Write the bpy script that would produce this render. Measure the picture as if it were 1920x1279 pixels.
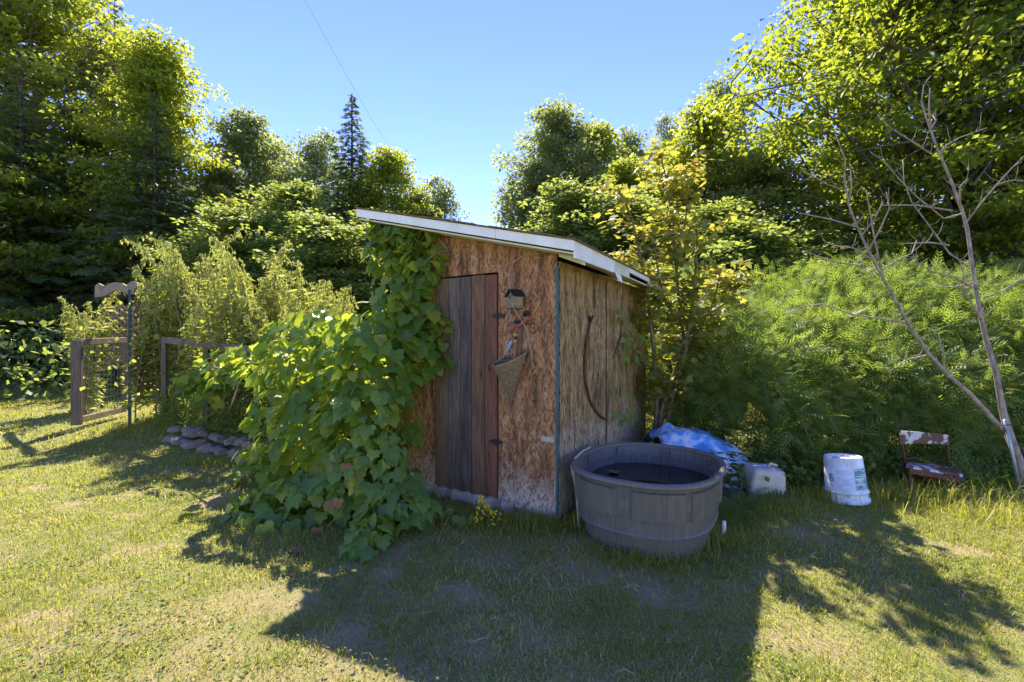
import bpy, bmesh, math, random
import numpy as np
from mathutils import Vector, Matrix

random.seed(7)
rng = np.random.default_rng(7)
for o in list(bpy.data.objects):
    bpy.data.objects.remove(o)
scene = bpy.context.scene
COL = scene.collection

# ------------------------------------------------------------------ camera
CAM_H, F, CU, CV = 1.4, 856.0, 960.0, 639.5          # focal in photo pixels (1920 wide)
cd = bpy.data.cameras.new('camera'); cam = bpy.data.objects.new('camera', cd); COL.objects.link(cam)
cd.sensor_width = 36.0; cd.lens = 36.0 * F / 1920.0
cd.clip_start = 0.05; cd.clip_end = 2000
cam.location = (0, 0, CAM_H); cam.rotation_euler = (math.radians(90), 0, 0)
scene.camera = cam

# ------------------------------------------------------------------ sky, sun, exposure
SUN = Vector((-0.126, 0.84, 1.0)).normalized()          # towards the sun
elev = math.asin(SUN.z); azim = math.atan2(SUN.x, SUN.y)
w = bpy.data.worlds.new('World'); scene.world = w; w.use_nodes = True
nt = w.node_tree; nt.nodes.clear()
sky = nt.nodes.new('ShaderNodeTexSky'); sky.sky_type = 'NISHITA'; sky.sun_disc = False
sky.sun_elevation = elev; sky.sun_rotation = azim
sky.air_density = 1.0; sky.dust_density = 0.0; sky.ozone_density = 3.6; sky.altitude = 300
hs = nt.nodes.new('ShaderNodeHueSaturation'); hs.inputs['Saturation'].default_value = 1.18; hs.inputs['Hue'].default_value = 0.530
bg = nt.nodes.new('ShaderNodeBackground'); bg.inputs['Strength'].default_value = 0.15
wo = nt.nodes.new('ShaderNodeOutputWorld')
nt.links.new(sky.outputs[0], hs.inputs['Color']); nt.links.new(hs.outputs[0], bg.inputs['Color'])
nt.links.new(bg.outputs[0], wo.inputs['Surface'])
sd = bpy.data.lights.new('sun', 'SUN'); sd.energy = 4.8; sd.angle = math.radians(0.53); sd.color = (1, 0.93, 0.80)
so = bpy.data.objects.new('sun', sd); COL.objects.link(so)
so.rotation_euler = (-SUN).to_track_quat('-Z', 'Y').to_euler(); so.location = (0, 0, 30)
scene.view_settings.view_transform = 'Standard'; scene.view_settings.look = 'None'
scene.view_settings.gamma = 1.0; scene.view_settings.exposure = 1.5
try: scene.view_settings.use_curve_mapping = False
except Exception: pass
scene.cycles.max_bounces = 12; scene.cycles.diffuse_bounces = 8; scene.cycles.transparent_max_bounces = 8

# ------------------------------------------------------------------ helpers
def px(u, v, Y):
    """photo pixel at depth Y -> world point"""
    return Vector(((u - CU) / F * Y, Y, CAM_H - (v - CV) / F * Y))

def vnoise(x, y, seed=0):
    x = np.asarray(x, float); y = np.asarray(y, float)
    xi = np.floor(x).astype(np.int64); yi = np.floor(y).astype(np.int64)
    fx = x - xi; fy = y - yi
    def h(a, b):
        n = (a * 374761393 + b * 668265263 + seed * 1442695041) & 0xffffffff
        n = ((n ^ (n >> 13)) * 1274126177) & 0xffffffff
        return ((n ^ (n >> 16)) & 0xffff) / 65535.0
    sx = fx * fx * (3 - 2 * fx); sy = fy * fy * (3 - 2 * fy)
    a = h(xi, yi) * (1 - sx) + h(xi + 1, yi) * sx
    b = h(xi, yi + 1) * (1 - sx) + h(xi + 1, yi + 1) * sx
    return a * (1 - sy) + b * sy
def fbm(x, y, seed=0, o=3):
    s = 0; a = 0.5; t = 0
    for i in range(o):
        s = s + a * vnoise(x * 2**i, y * 2**i, seed + i); t += a; a *= 0.5
    return s / t
def sstep(a, b, x):
    t = np.clip((x - a) / (b - a), 0, 1); return t * t * (3 - 2 * t)

def bed(x, y):
    """raised garden behind the stone edging"""
    d = ((x + 4.6) * 1.3 + (y - 6.3) * 2.3) / math.hypot(1.3, 2.3)
    return 0.22 * sstep(-0.05, 0.5, d) * sstep(-6.6, -5.6, x) * (1 - sstep(-2.2, -1.4, x)) * (1 - sstep(2.5, 5, d))
def gh(x, y):
    x = np.asarray(x, float); y = np.asarray(y, float)
    return -0.03 + 0.05 * (fbm(x * .5, y * .5, 3) - .5) + 0.03 * (fbm(x * 2.3, y * 2.3, 5) - .5) + bed(x, y)
def ghf(x, y): return float(gh(np.array([x]), np.array([y]))[0])

def tag(o, label=None, cat=None, group=None, kind=None):
    if label: o['label'] = label
    if cat: o['category'] = cat
    if group: o['group'] = group
    if kind: o['kind'] = kind
    return o
def link(name, me, parent=None):
    o = bpy.data.objects.new(name, me); COL.objects.link(o)
    if parent is not None: o.parent = parent
    return o
def thing(name, label, cat, loc=(0, 0, 0), rz=0.0, group=None):
    o = bpy.data.objects.new(name, None); COL.objects.link(o)
    o.location = loc; o.rotation_euler = (0, 0, rz); o.empty_display_size = .1
    return tag(o, label, cat, group)
def copy_tree(o, parent=None):
    c = o.copy(); COL.objects.link(c); c.parent = parent
    for ch in list(o.children):
        copy_tree(ch, c)
    return c

class MB:
    def __init__(s): s.v = []; s.f = []
    def add(s, vs, fs):
        n = len(s.v); s.v += [tuple(p) for p in vs]; s.f += [tuple(i + n for i in f) for f in fs]; return s
    def box(s, c, size, R=None, taper=1.0):
        hx, hy, hz = size[0] / 2, size[1] / 2, size[2] / 2
        vs = []
        for z in (-hz, hz):
            k = taper if z > 0 else 1
            for x, y in ((-hx, -hy), (hx, -hy), (hx, hy), (-hx, hy)):
                p = Vector((x * k, y * k, z))
                if R is not None: p = R @ p
                vs.append(p + Vector(c))
        return s.add(vs, [(3, 2, 1, 0), (4, 5, 6, 7), (0, 1, 5, 4), (1, 2, 6, 5), (2, 3, 7, 6), (3, 0, 4, 7)])
    def beam(s, a, b, wd, hg, up=(0, 0, 1)):
        a = Vector(a); b = Vector(b); d = (b - a); L = d.length; d.normalize()
        sx = d.cross(Vector(up)); 
        if sx.length < 1e-4: sx = Vector((1, 0, 0))
        sx.normalize(); sz = sx.cross(d)
        R = Matrix((sx, d, sz)).transposed()
        return s.box((a + b) / 2, (wd, L, hg), R)
    def tube(s, pts, rads, n=6):
        pts = [Vector(p) for p in pts]
        if not hasattr(rads, '__len__'): rads = [rads] * len(pts)
        base = len(s.v); ref = None
        for i, p in enumerate(pts):
            d = (pts[min(i + 1, len(pts) - 1)] - pts[max(i - 1, 0)])
            if d.length < 1e-9: d = Vector((0, 0, 1))
            d.normalize()
            if ref is None:
                ref = d.orthogonal().normalized()
            ref = (ref - d * ref.dot(d))
            if ref.length < 1e-6: ref = d.orthogonal()
            ref.normalize(); b = d.cross(ref)
            for k in range(n):
                a = 2 * math.pi * k / n
                s.v.append(tuple(p + (ref * math.cos(a) + b * math.sin(a)) * rads[i]))
        for i in range(len(pts) - 1):
            for k in range(n):
                k2 = (k + 1) % n
                s.f.append((base + i * n + k, base + i * n + k2, base + (i + 1) * n + k2, base + (i + 1) * n + k))
        s.f.append(tuple(base + k for k in range(n))[::-1])
        s.f.append(tuple(base + (len(pts) - 1) * n + k for k in range(n)))
        return s
    def prism(s, poly, y0, y1):
        """poly in (x,z), extruded along y"""
        n = len(poly)
        vs = [(x, y0, z) for x, z in poly] + [(x, y1, z) for x, z in poly]
        fs = [tuple(range(n)), tuple(range(2 * n - 1, n - 1, -1))]
        for i in range(n):
            j = (i + 1) % n; fs.append((j, i, i + n, j + n))
        return s.add(vs, fs)
    def lathe(s, prof, n=24, c=(0, 0, 0), M=None):
        base = len(s.v)
        for r, z in prof:
            for k in range(n):
                a = 2 * math.pi * k / n
                p = Vector((r * math.cos(a), r * math.sin(a), z))
                if M is not None: p = M @ p
                s.v.append(tuple(p + Vector(c)))
        for i in range(len(prof) - 1):
            for k in range(n):
                k2 = (k + 1) % n
                s.f.append((base + i * n + k, base + i * n + k2, base + (i + 1) * n + k2, base + (i + 1) * n + k))
        return s
    def build(s, name, mat, parent=None, smooth=False, bevel=0, sharp=0):
        me = bpy.data.meshes.new(name); me.from_pydata(s.v, [], s.f); me.update()
        bm = bmesh.new(); bm.from_mesh(me)
        bmesh.ops.recalc_face_normals(bm, faces=bm.faces)
        if sharp:
            for e in bm.edges: e.smooth = e.calc_face_angle(0) < sharp
        bm.to_mesh(me); bm.free()
        if mat: me.materials.append(mat)
        if smooth: me.polygons.foreach_set('use_smooth', [True] * len(me.polygons))
        o = link(name, me, parent)
        if bevel:
            m = o.modifiers.new('bevel', 'BEVEL'); m.width = bevel; m.segments = 2; m.limit_method = 'ANGLE'
        return o

def big_mesh(name, V, Fc, mat, tint=None, parent=None, smooth=False):
    me = bpy.data.meshes.new(name)
    V = np.ascontiguousarray(V, dtype=np.float32); Fc = np.ascontiguousarray(Fc, dtype=np.int32)
    k = Fc.shape[1]
    me.vertices.add(len(V)); me.vertices.foreach_set('co', V.ravel())
    me.loops.add(Fc.size); me.loops.foreach_set('vertex_index', Fc.ravel())
    me.polygons.add(len(Fc))
    me.polygons.foreach_set('loop_start', np.arange(0, Fc.size, k, dtype=np.int32))
    try: me.polygons.foreach_set('loop_total', np.full(len(Fc), k, dtype=np.int32))
    except Exception: pass
    if smooth: me.polygons.foreach_set('use_smooth', np.ones(len(Fc), dtype=bool))
    if tint is not None:
        a = me.attributes.new('tint', 'FLOAT_COLOR', 'POINT')
        T = np.ones((len(V), 4), dtype=np.float32); T[:, :tint.shape[1]] = tint
        a.data.foreach_set('color', T.ravel())
    me.update(calc_edges=True); me.validate()
    if mat: me.materials.append(mat)
    return link(name, me, parent)

def unit(a): return a / np.maximum(np.linalg.norm(a, axis=-1, keepdims=True), 1e-9)
def scatter(TV, TF, P, fwd, nrm, S):
    """copies of a template (x across, y along, z normal) at P; returns V, F"""
    TV = np.asarray(TV, float); TF = np.asarray(TF)
    fwd = unit(fwd); sx = unit(np.cross(fwd, nrm)); nz = np.cross(sx, fwd)
    S = np.asarray(S).reshape(-1, 1, 1)
    V = (TV[None, :, 0:1] * sx[:, None, :] + TV[None, :, 1:2] * fwd[:, None, :] + TV[None, :, 2:3] * nz[:, None, :]) * S + P[:, None, :]
    n, k = len(P), len(TV)
    Fc = TF[None] + (np.arange(n) * k)[:, None, None]
    return V.reshape(-1, 3), Fc.reshape(-1, TF.shape[1])
def tints(n, k, g=None):
    r = rng.random(n); g = rng.random(n) if g is None else g
    T = np.stack([r, g, rng.random(n)], 1)
    return np.repeat(T, k, axis=0)

# leaf templates ---------------------------------------------------
LEAF4_V = [(0, 0, 0), (-.36, .42, .06), (0, 1, -.05), (.36, .42, .06)]
LEAF4_F = [(0, 3, 2, 1)]
half = [(.0, .04), (.20, -.10), (.43, -.02), (.52, .20), (.40, .36), (.44, .56), (.22, .70), (0, 1.0)]
def fan_leaf(half, cy, curl=.25, fold=.18):
    out = [(x, y) for x, y in half] + [(-x, y) for x, y in half[-2:0:-1]]
    V = [(0, cy, 0)] + [(x, y, fold * abs(x) - curl * (y - cy)**2 - .25 * x * x) for x, y in out]
    n = len(out); Fc = [(0, 1 + i, 1 + (i + 1) % n) for i in range(n)]
    return V, [tuple(reversed(f)) for f in Fc]
GRAPE_V, GRAPE_F = fan_leaf(half, .36)
mhalf = [(0, 0), (.14, .03), (.42, .05), (.30, .22), (.56, .50), (.27, .48), (.22, .62), (.16, .78), (0, 1.0)]
MAPLE_V, MAPLE_F = fan_leaf(mhalf, .35, .15, .12)
def spray_template(ts, wd):
    V = []; Fc = []
    def strip(a, b, wd):
        a = Vector(a); b = Vector(b); d = (b - a).normalized(); s = Vector((-d.y, d.x, 0)) * wd
        n = len(V); m = a.lerp(b, .45)
        V.extend([tuple(a), tuple(m + s), tuple(b), tuple(m - s)]); Fc.append((n, n + 3, n + 2, n + 1))
    strip((0, 0, 0), (0, 1, -.22), wd)
    for i, t in enumerate(ts):
        L = .52 * (1 - t * .66)
        for sgn in (-1, 1):
            a = (0, t, -.22 * t * t); b = (sgn * L * .75, t + L * .72, -.22 * t * t - .10)
            strip(a, b, wd)
    return V, Fc
SPRAY_V, SPRAY_F = spray_template((.14, .34, .54, .74, .9), .032)
NSPRAY_V, NSPRAY_F = spray_template((.2, .5, .75), .085)

# ------------------------------------------------------------------ materials
def mat_new(name):
    m = bpy.data.materials.new(name); m.use_nodes = True; t = m.node_tree
    return m, t, t.nodes['Principled BSDF'], t.nodes['Material Output']
def N(t, typ, **kw):
    n = t.nodes.new(typ)
    for k, v in kw.items():
        if k in n.inputs: n.inputs[k].default_value = v
        else: setattr(n, k, v)
    return n
def ramp(t, src, stops):
    r = t.nodes.new('ShaderNodeValToRGB'); e = r.color_ramp.elements
    e[0].position, e[0].color = stops[0][0], (*stops[0][1], 1)
    e[1].position, e[1].color = stops[-1][0], (*stops[-1][1], 1)
    for p, c in stops[1:-1]:
        x = e.new(p); x.color = (*c, 1)
    t.links.new(src, r.inputs[0]); return r
def mixc(t, fac, a, b, typ='MIX'):
    m = t.nodes.new('ShaderNodeMix'); m.data_type = 'RGBA'; m.blend_type = typ
    for s, val in ((0, fac), (6, a), (7, b)):
        if hasattr(val, 'is_linked') or hasattr(val, 'links'): t.links.new(val, m.inputs[s])
        elif isinstance(val, tuple): m.inputs[s].default_value = (*val, 1)
        else: m.inputs[s].default_value = val
    return m.outputs[2]
def mapping(t, scale=(1, 1, 1), rot=(0, 0, 0), coord='Object'):
    tc = t.nodes.new('ShaderNodeTexCoord'); mp = t.nodes.new('ShaderNodeMapping')
    mp.inputs['Scale'].default_value = scale; mp.inputs['Rotation'].default_value = rot
    t.links.new(tc.outputs[coord], mp.inputs[0]); return mp.outputs[0]
def noise(t, vec, scale, detail=4, rough=.55, dist=0):
    n = N(t, 'ShaderNodeTexNoise', Scale=scale, Detail=detail, Roughness=rough, Distortion=dist)
    if vec is not None: t.links.new(vec, n.inputs['Vector'])
    return n.outputs[0]
def bump(t, b, h, strength=.4, dist=.01):
    n = t.nodes.new('ShaderNodeBump'); n.inputs['Strength'].default_value = strength; n.inputs['Distance'].default_value = dist
    t.links.new(h, n.inputs['Height']); t.links.new(n.outputs[0], b.inputs['Normal'])

def leaf_mat(name, c1, c2, tr, tw=.42, rough=.5, c3=None):
    m, t, b, out = mat_new(name)
    at = t.nodes.new('ShaderNodeAttribute'); at.attribute_name = 'tint'
    sp = t.nodes.new('ShaderNodeSeparateColor'); t.links.new(at.outputs['Color'], sp.inputs[0])
    stops = [(0, c1), (.75, c2), (1, c3 or c2)] if c3 else [(0, c1), (1, c2)]
    r = ramp(t, sp.outputs[0], stops)
    t.links.new(r.outputs[0], b.inputs['Base Color']); b.inputs['Roughness'].default_value = rough
    b.inputs['Specular IOR Level'].default_value = .35
    tl = t.nodes.new('ShaderNodeBsdfTranslucent')
    t.links.new(mixc(t, .55, r.outputs[0], tr), tl.inputs['Color'])
    mx = t.nodes.new('ShaderNodeMixShader'); mx.inputs[0].default_value = tw
    t.links.new(b.outputs[0], mx.inputs[1]); t.links.new(tl.outputs[0], mx.inputs[2]); t.links.new(mx.outputs[0], out.inputs[0])
    return m
def obj_leaf_mat(name, c1, c2, tr, tw=.42):
    """for single leaf objects: the random value comes from the object"""
    m, t, b, out = mat_new(name)
    oi = t.nodes.new('ShaderNodeObjectInfo')
    r = ramp(t, oi.outputs['Random'], [(0, c1), (.85, c2), (1, (c2[0] * 1.9, c2[1] * 1.35, c2[2]))])
    n = noise(t, mapping(t), 9, 3); col = mixc(t, .2, r.outputs[0], mixc(t, n, (.04, .09, .025), (.28, .38, .10)))
    tc = t.nodes.new('ShaderNodeTexCoord'); sx = t.nodes.new('ShaderNodeSeparateXYZ'); t.links.new(tc.outputs['Object'], sx.inputs[0])
    ab = N(t, 'ShaderNodeMath', operation='ABSOLUTE'); t.links.new(sx.outputs[0], ab.inputs[0])
    k1 = N(t, 'ShaderNodeMath', operation='MULTIPLY_ADD'); t.links.new(ab.outputs[0], k1.inputs[0]); k1.inputs[1].default_value = -.85; t.links.new(sx.outputs[1], k1.inputs[2])
    k2 = N(t, 'ShaderNodeMath', operation='MULTIPLY'); t.links.new(k1.outputs[0], k2.inputs[0]); k2.inputs[1].default_value = 5.5
    k3 = N(t, 'ShaderNodeMath', operation='FRACT'); t.links.new(k2.outputs[0], k3.inputs[0])
    k4 = N(t, 'ShaderNodeMath', operation='LESS_THAN'); t.links.new(k3.outputs[0], k4.inputs[0]); k4.inputs[1].default_value = .13
    k5 = N(t, 'ShaderNodeMath', operation='LESS_THAN'); t.links.new(ab.outputs[0], k5.inputs[0]); k5.inputs[1].default_value = .02
    k6 = N(t, 'ShaderNodeMath', operation='MAXIMUM'); t.links.new(k4.outputs[0], k6.inputs[0]); t.links.new(k5.outputs[0], k6.inputs[1])
    k7 = N(t, 'ShaderNodeMath', operation='MULTIPLY'); t.links.new(k6.outputs[0], k7.inputs[0]); k7.inputs[1].default_value = .38
    col = mixc(t, k7.outputs[0], col, tuple(min(1, x * 1.7 + .06) for x in c2))
    t.links.new(col, b.inputs['Base Color']); b.inputs['Roughness'].default_value = .42
    b.inputs['Specular IOR Level'].default_value = .4
    tl = t.nodes.new('ShaderNodeBsdfTranslucent'); t.links.new(mixc(t, .55, col, tr), tl.inputs['Color'])
    mx = t.nodes.new('ShaderNodeMixShader'); mx.inputs[0].default_value = tw
    t.links.new(b.outputs[0], mx.inputs[1]); t.links.new(tl.outputs[0], mx.inputs[2]); t.links.new(mx.outputs[0], out.inputs[0])
    return m
def simple(name, c1, c2=None, scale=8, rough=.7, metal=0, bmp=.2, stretch=(1, 1, 1), spec=.4):
    m, t, b, out = mat_new(name)
    n = noise(t, mapping(t, stretch), scale, 5, .6)
    c2 = c2 or tuple(x * .6 for x in c1)
    r = ramp(t, n, [(.3, c2), (.7, c1)]); t.links.new(r.outputs[0], b.inputs['Base Color'])
    b.inputs['Roughness'].default_value = rough; b.inputs['Metallic'].default_value = metal
    b.inputs['Specular IOR Level'].default_value = spec
    if bmp: bump(t, b, n, bmp, .004)
    return m
def plank_mat(name, c1, c2, stain=(.012, .013, .02), amt=.5, seed=0):
    m, t, b, out = mat_new(name)
    mp = mapping(t, (14, 14, .9)); mp2 = mapping(t, (5, 5, 1.1))
    tc = t.nodes[mp.node.name]; tc.inputs['Location'].default_value = (seed * 3.1, seed * 1.7, seed * 5.3)
    t.nodes[mp2.node.name].inputs['Location'].default_value = (seed * 2.1, seed, seed * 4.3)
    g = noise(t, mp, 5, 6, .65, .6)
    col = ramp(t, g, [(.3, c2), (.68, c1)]).outputs[0]
    s = noise(t, mp2, 2.2, 4, .6, .4)
    col = mixc(t, ramp(t, s, [(.42, (0, 0, 0)), (.66, (amt, amt, amt))]).outputs[0], col, stain)
    kn = N(t, 'ShaderNodeTexVoronoi', Scale=2.3); t.links.new(mapping(t, (3.2, 3.2, 1.0)), kn.inputs['Vector'])
    col = mixc(t, ramp(t, kn.outputs['Distance'], [(.05, (.8,) * 3), (.11, (0, 0, 0))]).outputs[0], col, (.015, .01, .008))
    t.links.new(col, b.inputs['Base Color']); b.inputs['Roughness'].default_value = .75
    b.inputs['Specular IOR Level'].default_value = .25
    bump(t, b, g, .45, .004)
    return m
def osb_mat(name, cols, pale, zlo, zhi, plane='x', vertical=False, print_rows=()):
    """strand board: short flakes at random angles, bleached towards the ground, rows of printed marks"""
    m, t, b, out = mat_new(name)
    tc = t.nodes.new('ShaderNodeTexCoord'); sp = t.nodes.new('ShaderNodeSeparateXYZ'); t.links.new(tc.outputs['Object'], sp.inputs[0])
    cb = t.nodes.new('ShaderNodeCombineXYZ'); t.links.new(sp.outputs[0 if plane == 'x' else 1], cb.inputs[0]); t.links.new(sp.outputs[2], cb.inputs[1])
    P = cb.outputs[0]
    def chips(ang, sx, sy, off):
        """long narrow cells lying at one angle: random value, random tone"""
        vr = N(t, 'ShaderNodeVectorRotate', rotation_type='Z_AXIS'); t.links.new(P, vr.inputs['Vector']); vr.inputs['Angle'].default_value = ang
        ml = N(t, 'ShaderNodeVectorMath', operation='MULTIPLY_ADD'); t.links.new(vr.outputs[0], ml.inputs[0]); ml.inputs[1].default_value = (sx, sy, 1); ml.inputs[2].default_value = (off, off * 1.7, 0)
        vo = N(t, 'ShaderNodeTexVoronoi', Scale=1.0); t.links.new(ml.outputs[0], vo.inputs['Vector'])
        sc = t.nodes.new('ShaderNodeSeparateColor'); t.links.new(vo.outputs['Color'], sc.inputs[0])
        fz = N(t, 'ShaderNodeVectorMath', operation='MULTIPLY'); t.links.new(ml.outputs[0], fz.inputs[0]); fz.inputs[1].default_value = (6, .7, 1)
        gr = noise(t, fz.outputs[0], 1.0, 3, .6)
        return sc.outputs[0], sc.outputs[1], gr
    angs = (0, .12, -.14, .25, -.3, .06) if vertical else (.1, .9, 1.7, 2.5, -.35, .35)
    col = None; hgt = None
    for q, an in enumerate(angs):
        va, vb, gr = chips(an, 98 - 5 * q, 12 + 1.2 * q, q * 7.3)
        mg = N(t, 'ShaderNodeMath', operation='MULTIPLY_ADD'); t.links.new(gr, mg.inputs[0]); mg.inputs[1].default_value = .7; t.links.new(vb, mg.inputs[2])
        cc = ramp(t, mg.outputs[0], [(.20, cols[0]), (.62, cols[1]), (1.10, cols[2]), (1.5, cols[3])]).outputs[0]
        t_gr = mg.outputs[0]
        if col is None: col = cc; hgt = t_gr
        else:
            gt = N(t, 'ShaderNodeMath', operation='GREATER_THAN'); t.links.new(va, gt.inputs[0]); gt.inputs[1].default_value = .62
            col = mixc(t, gt.outputs[0], col, cc)
            hm = N(t, 'ShaderNodeMix'); t.links.new(gt.outputs[0], hm.inputs[0]); t.links.new(hgt, hm.inputs[2]); t.links.new(t_gr, hm.inputs[3]); hgt = hm.outputs[0]
    n2 = hgt; n1 = hgt
    vst = N(t, 'ShaderNodeVectorMath', operation='MULTIPLY'); t.links.new(P, vst.inputs[0]); vst.inputs[1].default_value = (7, 1.1, 1)
    big = noise(t, vst.outputs[0], 1.6, 6, .7)
    col = mixc(t, ramp(t, big, [(.45, (0, 0, 0)), (.66, (.85, .85, .85))]).outputs[0], col, tuple(x * .5 for x in cols[0]))
    mr = N(t, 'ShaderNodeMapRange'); t.links.new(sp.outputs[2], mr.inputs[0]); mr.inputs[1].default_value = zlo; mr.inputs[2].default_value = zhi; mr.inputs[3].default_value = 1; mr.inputs[4].default_value = 0
    ad = N(t, 'ShaderNodeMath', operation='ADD'); t.links.new(mr.outputs[0], ad.inputs[0])
    nb = noise(t, P, 5, 5, .7); sb = N(t, 'ShaderNodeMath', operation='SUBTRACT'); t.links.new(nb, sb.inputs[0]); sb.inputs[1].default_value = .62; t.links.new(sb.outputs[0], ad.inputs[1])
    wv = ramp(t, ad.outputs[0], [(.15, (0, 0, 0)), (.8, (.75, .75, .75))]).outputs[0]
    pl = ramp(t, n2, [(.4, tuple(x * .3 for x in pale)), (1.1, pale)]).outputs[0]
    col = mixc(t, wv, col, pl)
    for (pos, wd, seed) in print_rows:        # rows of small dark printed strokes up the sheet
        a = N(t, 'ShaderNodeMath', operation='SUBTRACT'); t.links.new(cb.inputs[0].links[0].from_socket, a.inputs[0]); a.inputs[1].default_value = pos
        ab = N(t, 'ShaderNodeMath', operation='ABSOLUTE'); t.links.new(a.outputs[0], ab.inputs[0])
        lt = N(t, 'ShaderNodeMath', operation='LESS_THAN'); t.links.new(ab.outputs[0], lt.inputs[0]); lt.inputs[1].default_value = wd
        zz = N(t, 'ShaderNodeCombineXYZ'); mz = N(t, 'ShaderNodeMath', operation='MULTIPLY'); t.links.new(sp.outputs[2], mz.inputs[0]); mz.inputs[1].default_value = 62
        mx_ = N(t, 'ShaderNodeMath', operation='MULTIPLY'); t.links.new(a.outputs[0], mx_.inputs[0]); mx_.inputs[1].default_value = 35
        t.links.new(mz.outputs[0], zz.inputs[1]); t.links.new(mx_.outputs[0], zz.inputs[0]); zz.inputs[2].default_value = seed
        wn = N(t, 'ShaderNodeTexVoronoi', Scale=1.0); t.links.new(zz.outputs[0], wn.inputs['Vector'])
        s2 = t.nodes.new('ShaderNodeSeparateColor'); t.links.new(wn.outputs['Color'], s2.inputs[0])
        gt = N(t, 'ShaderNodeMath', operation='GREATER_THAN'); t.links.new(s2.outputs[0], gt.inputs[0]); gt.inputs[1].default_value = .45
        gap = noise(t, zz.outputs[0], .12, 1); g2 = N(t, 'ShaderNodeMath', operation='GREATER_THAN'); t.links.new(gap, g2.inputs[0]); g2.inputs[1].default_value = .45
        mu = N(t, 'ShaderNodeMath', operation='MULTIPLY'); t.links.new(lt.outputs[0], mu.inputs[0]); t.links.new(gt.outputs[0], mu.inputs[1])
        m2 = N(t, 'ShaderNodeMath', operation='MULTIPLY'); t.links.new(mu.outputs[0], m2.inputs[0]); t.links.new(g2.outputs[0], m2.inputs[1])
        m3 = N(t, 'ShaderNodeMath', operation='MULTIPLY'); t.links.new(m2.outputs[0], m3.inputs[0]); m3.inputs[1].default_value = .7
        col = mixc(t, m3.outputs[0], col, (.015, .013, .012))
    t.links.new(col, b.inputs['Base Color']); b.inputs['Roughness'].default_value = .72
    b.inputs['Specular IOR Level'].default_value = .25
    bump(t, b, n2, .35, .004)
    return m

M = {}
M['osb_front'] = osb_mat('osb_front', [(.11, .040, .016), (.27, .105, .038), (.39, .175, .070), (.54, .35, .18)], (.70, .58, .44), -.05, .5)
M['osb_side'] = osb_mat('osb_side', [(.10, .048, .016), (.26, .14, .048), (.38, .23, .085), (.54, .40, .22)], (.66, .57, .43), -.1, 1.15, 'y', True,
                        print_rows=((.86, .016, 1.0), (1.52, .018, 7.0)))
M['white'] = simple('old_white_paint', (.84, .82, .77), (.70, .66, .57), 6, .55, bmp=.1)
M['cream'] = simple('cream_soffit', (.70, .66, .50), (.50, .45, .30), 5, .6, bmp=.1)
M['shingle'] = simple('brown_shingle', (.20, .12, .06), (.10, .06, .035), 40, .9)
M['concrete'] = simple('rough_concrete', (.50, .40, .28), (.30, .235, .16), 14, .95, bmp=.8)
M['dark'] = simple('dark_interior', (.012, .010, .009), None, 5, .9, bmp=0)
M['black_iron'] = simple('black_iron', (.028, .028, .035), (.015, .015, .02), 30, .5, .3)
M['teal'] = simple('teal_metal_strip', (.05, .12, .13), (.03, .06, .06), 9, .5)
M['rust'] = simple('rust', (.20, .07, .03), (.07, .03, .02), 25, .85)
M['redpaint'] = simple('faded_red_paint', (.42, .10, .075), (.22, .06, .05), 25, .6)
M['greywood'] = plank_mat('grey_weathered_wood', (.36, .27, .185), (.17, .125, .085), amt=.3)
M['darkwood'] = plank_mat('dark_weathered_wood', (.21, .155, .105), (.085, .062, .044), amt=.3)
M['wicker'] = simple('wicker', (.36, .25, .13), (.13, .09, .05), 60, .75)
M['stem'] = simple('brown_stem', (.22, .15, .09), (.10, .07, .045), 30, .8)
M['vinestem'] = simple('vine_stem', (.30, .24, .15), (.16, .12, .07), 30, .8)
M['drystem'] = simple('dry_pale_stem', (.48, .38, .26), (.28, .2, .13), 30, .8)
M['bark'] = simple('grey_bark', (.15, .125, .10), (.06, .05, .04), 9, .9, bmp=.8, stretch=(1, 1, .3))
M['palebark'] = simple('pale_branch_bark', (.40, .33, .27), (.13, .10, .08), 30, .85, bmp=.5, stretch=(1, 1, .4))
M['stone'] = simple('field_stone', (.30, .23, .165), (.12, .09, .065), 11, .9, bmp=.7)
M['galv'] = simple('galvanised_pipe', (.40, .44, .42), (.25, .30, .28), 12, .45, .5)
M['greenpost'] = simple('green_metal_post', (.03, .06, .05), (.015, .03, .03), 12, .6)
M['wire'] = simple('wire', (.22, .22, .21), None, 10, .5, .6, bmp=0)
M['blue'] = simple('blue_plastic', (.06, .20, .60), None, 10, .4)
M['yellow'] = simple('yellow_paint', (.60, .38, .06), None, 20, .5)
M['deadleaf'] = simple('dead_leaf', (.27, .15, .055), (.13, .065, .025), 20, .8)
M['orangeleaf'] = simple('orange_leaf', (.65, .26, .05), None, 20, .7)
M['flower'] = simple('yellow_flower', (.75, .55, .03), (.55, .38, .02), 40, .7)

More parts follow.
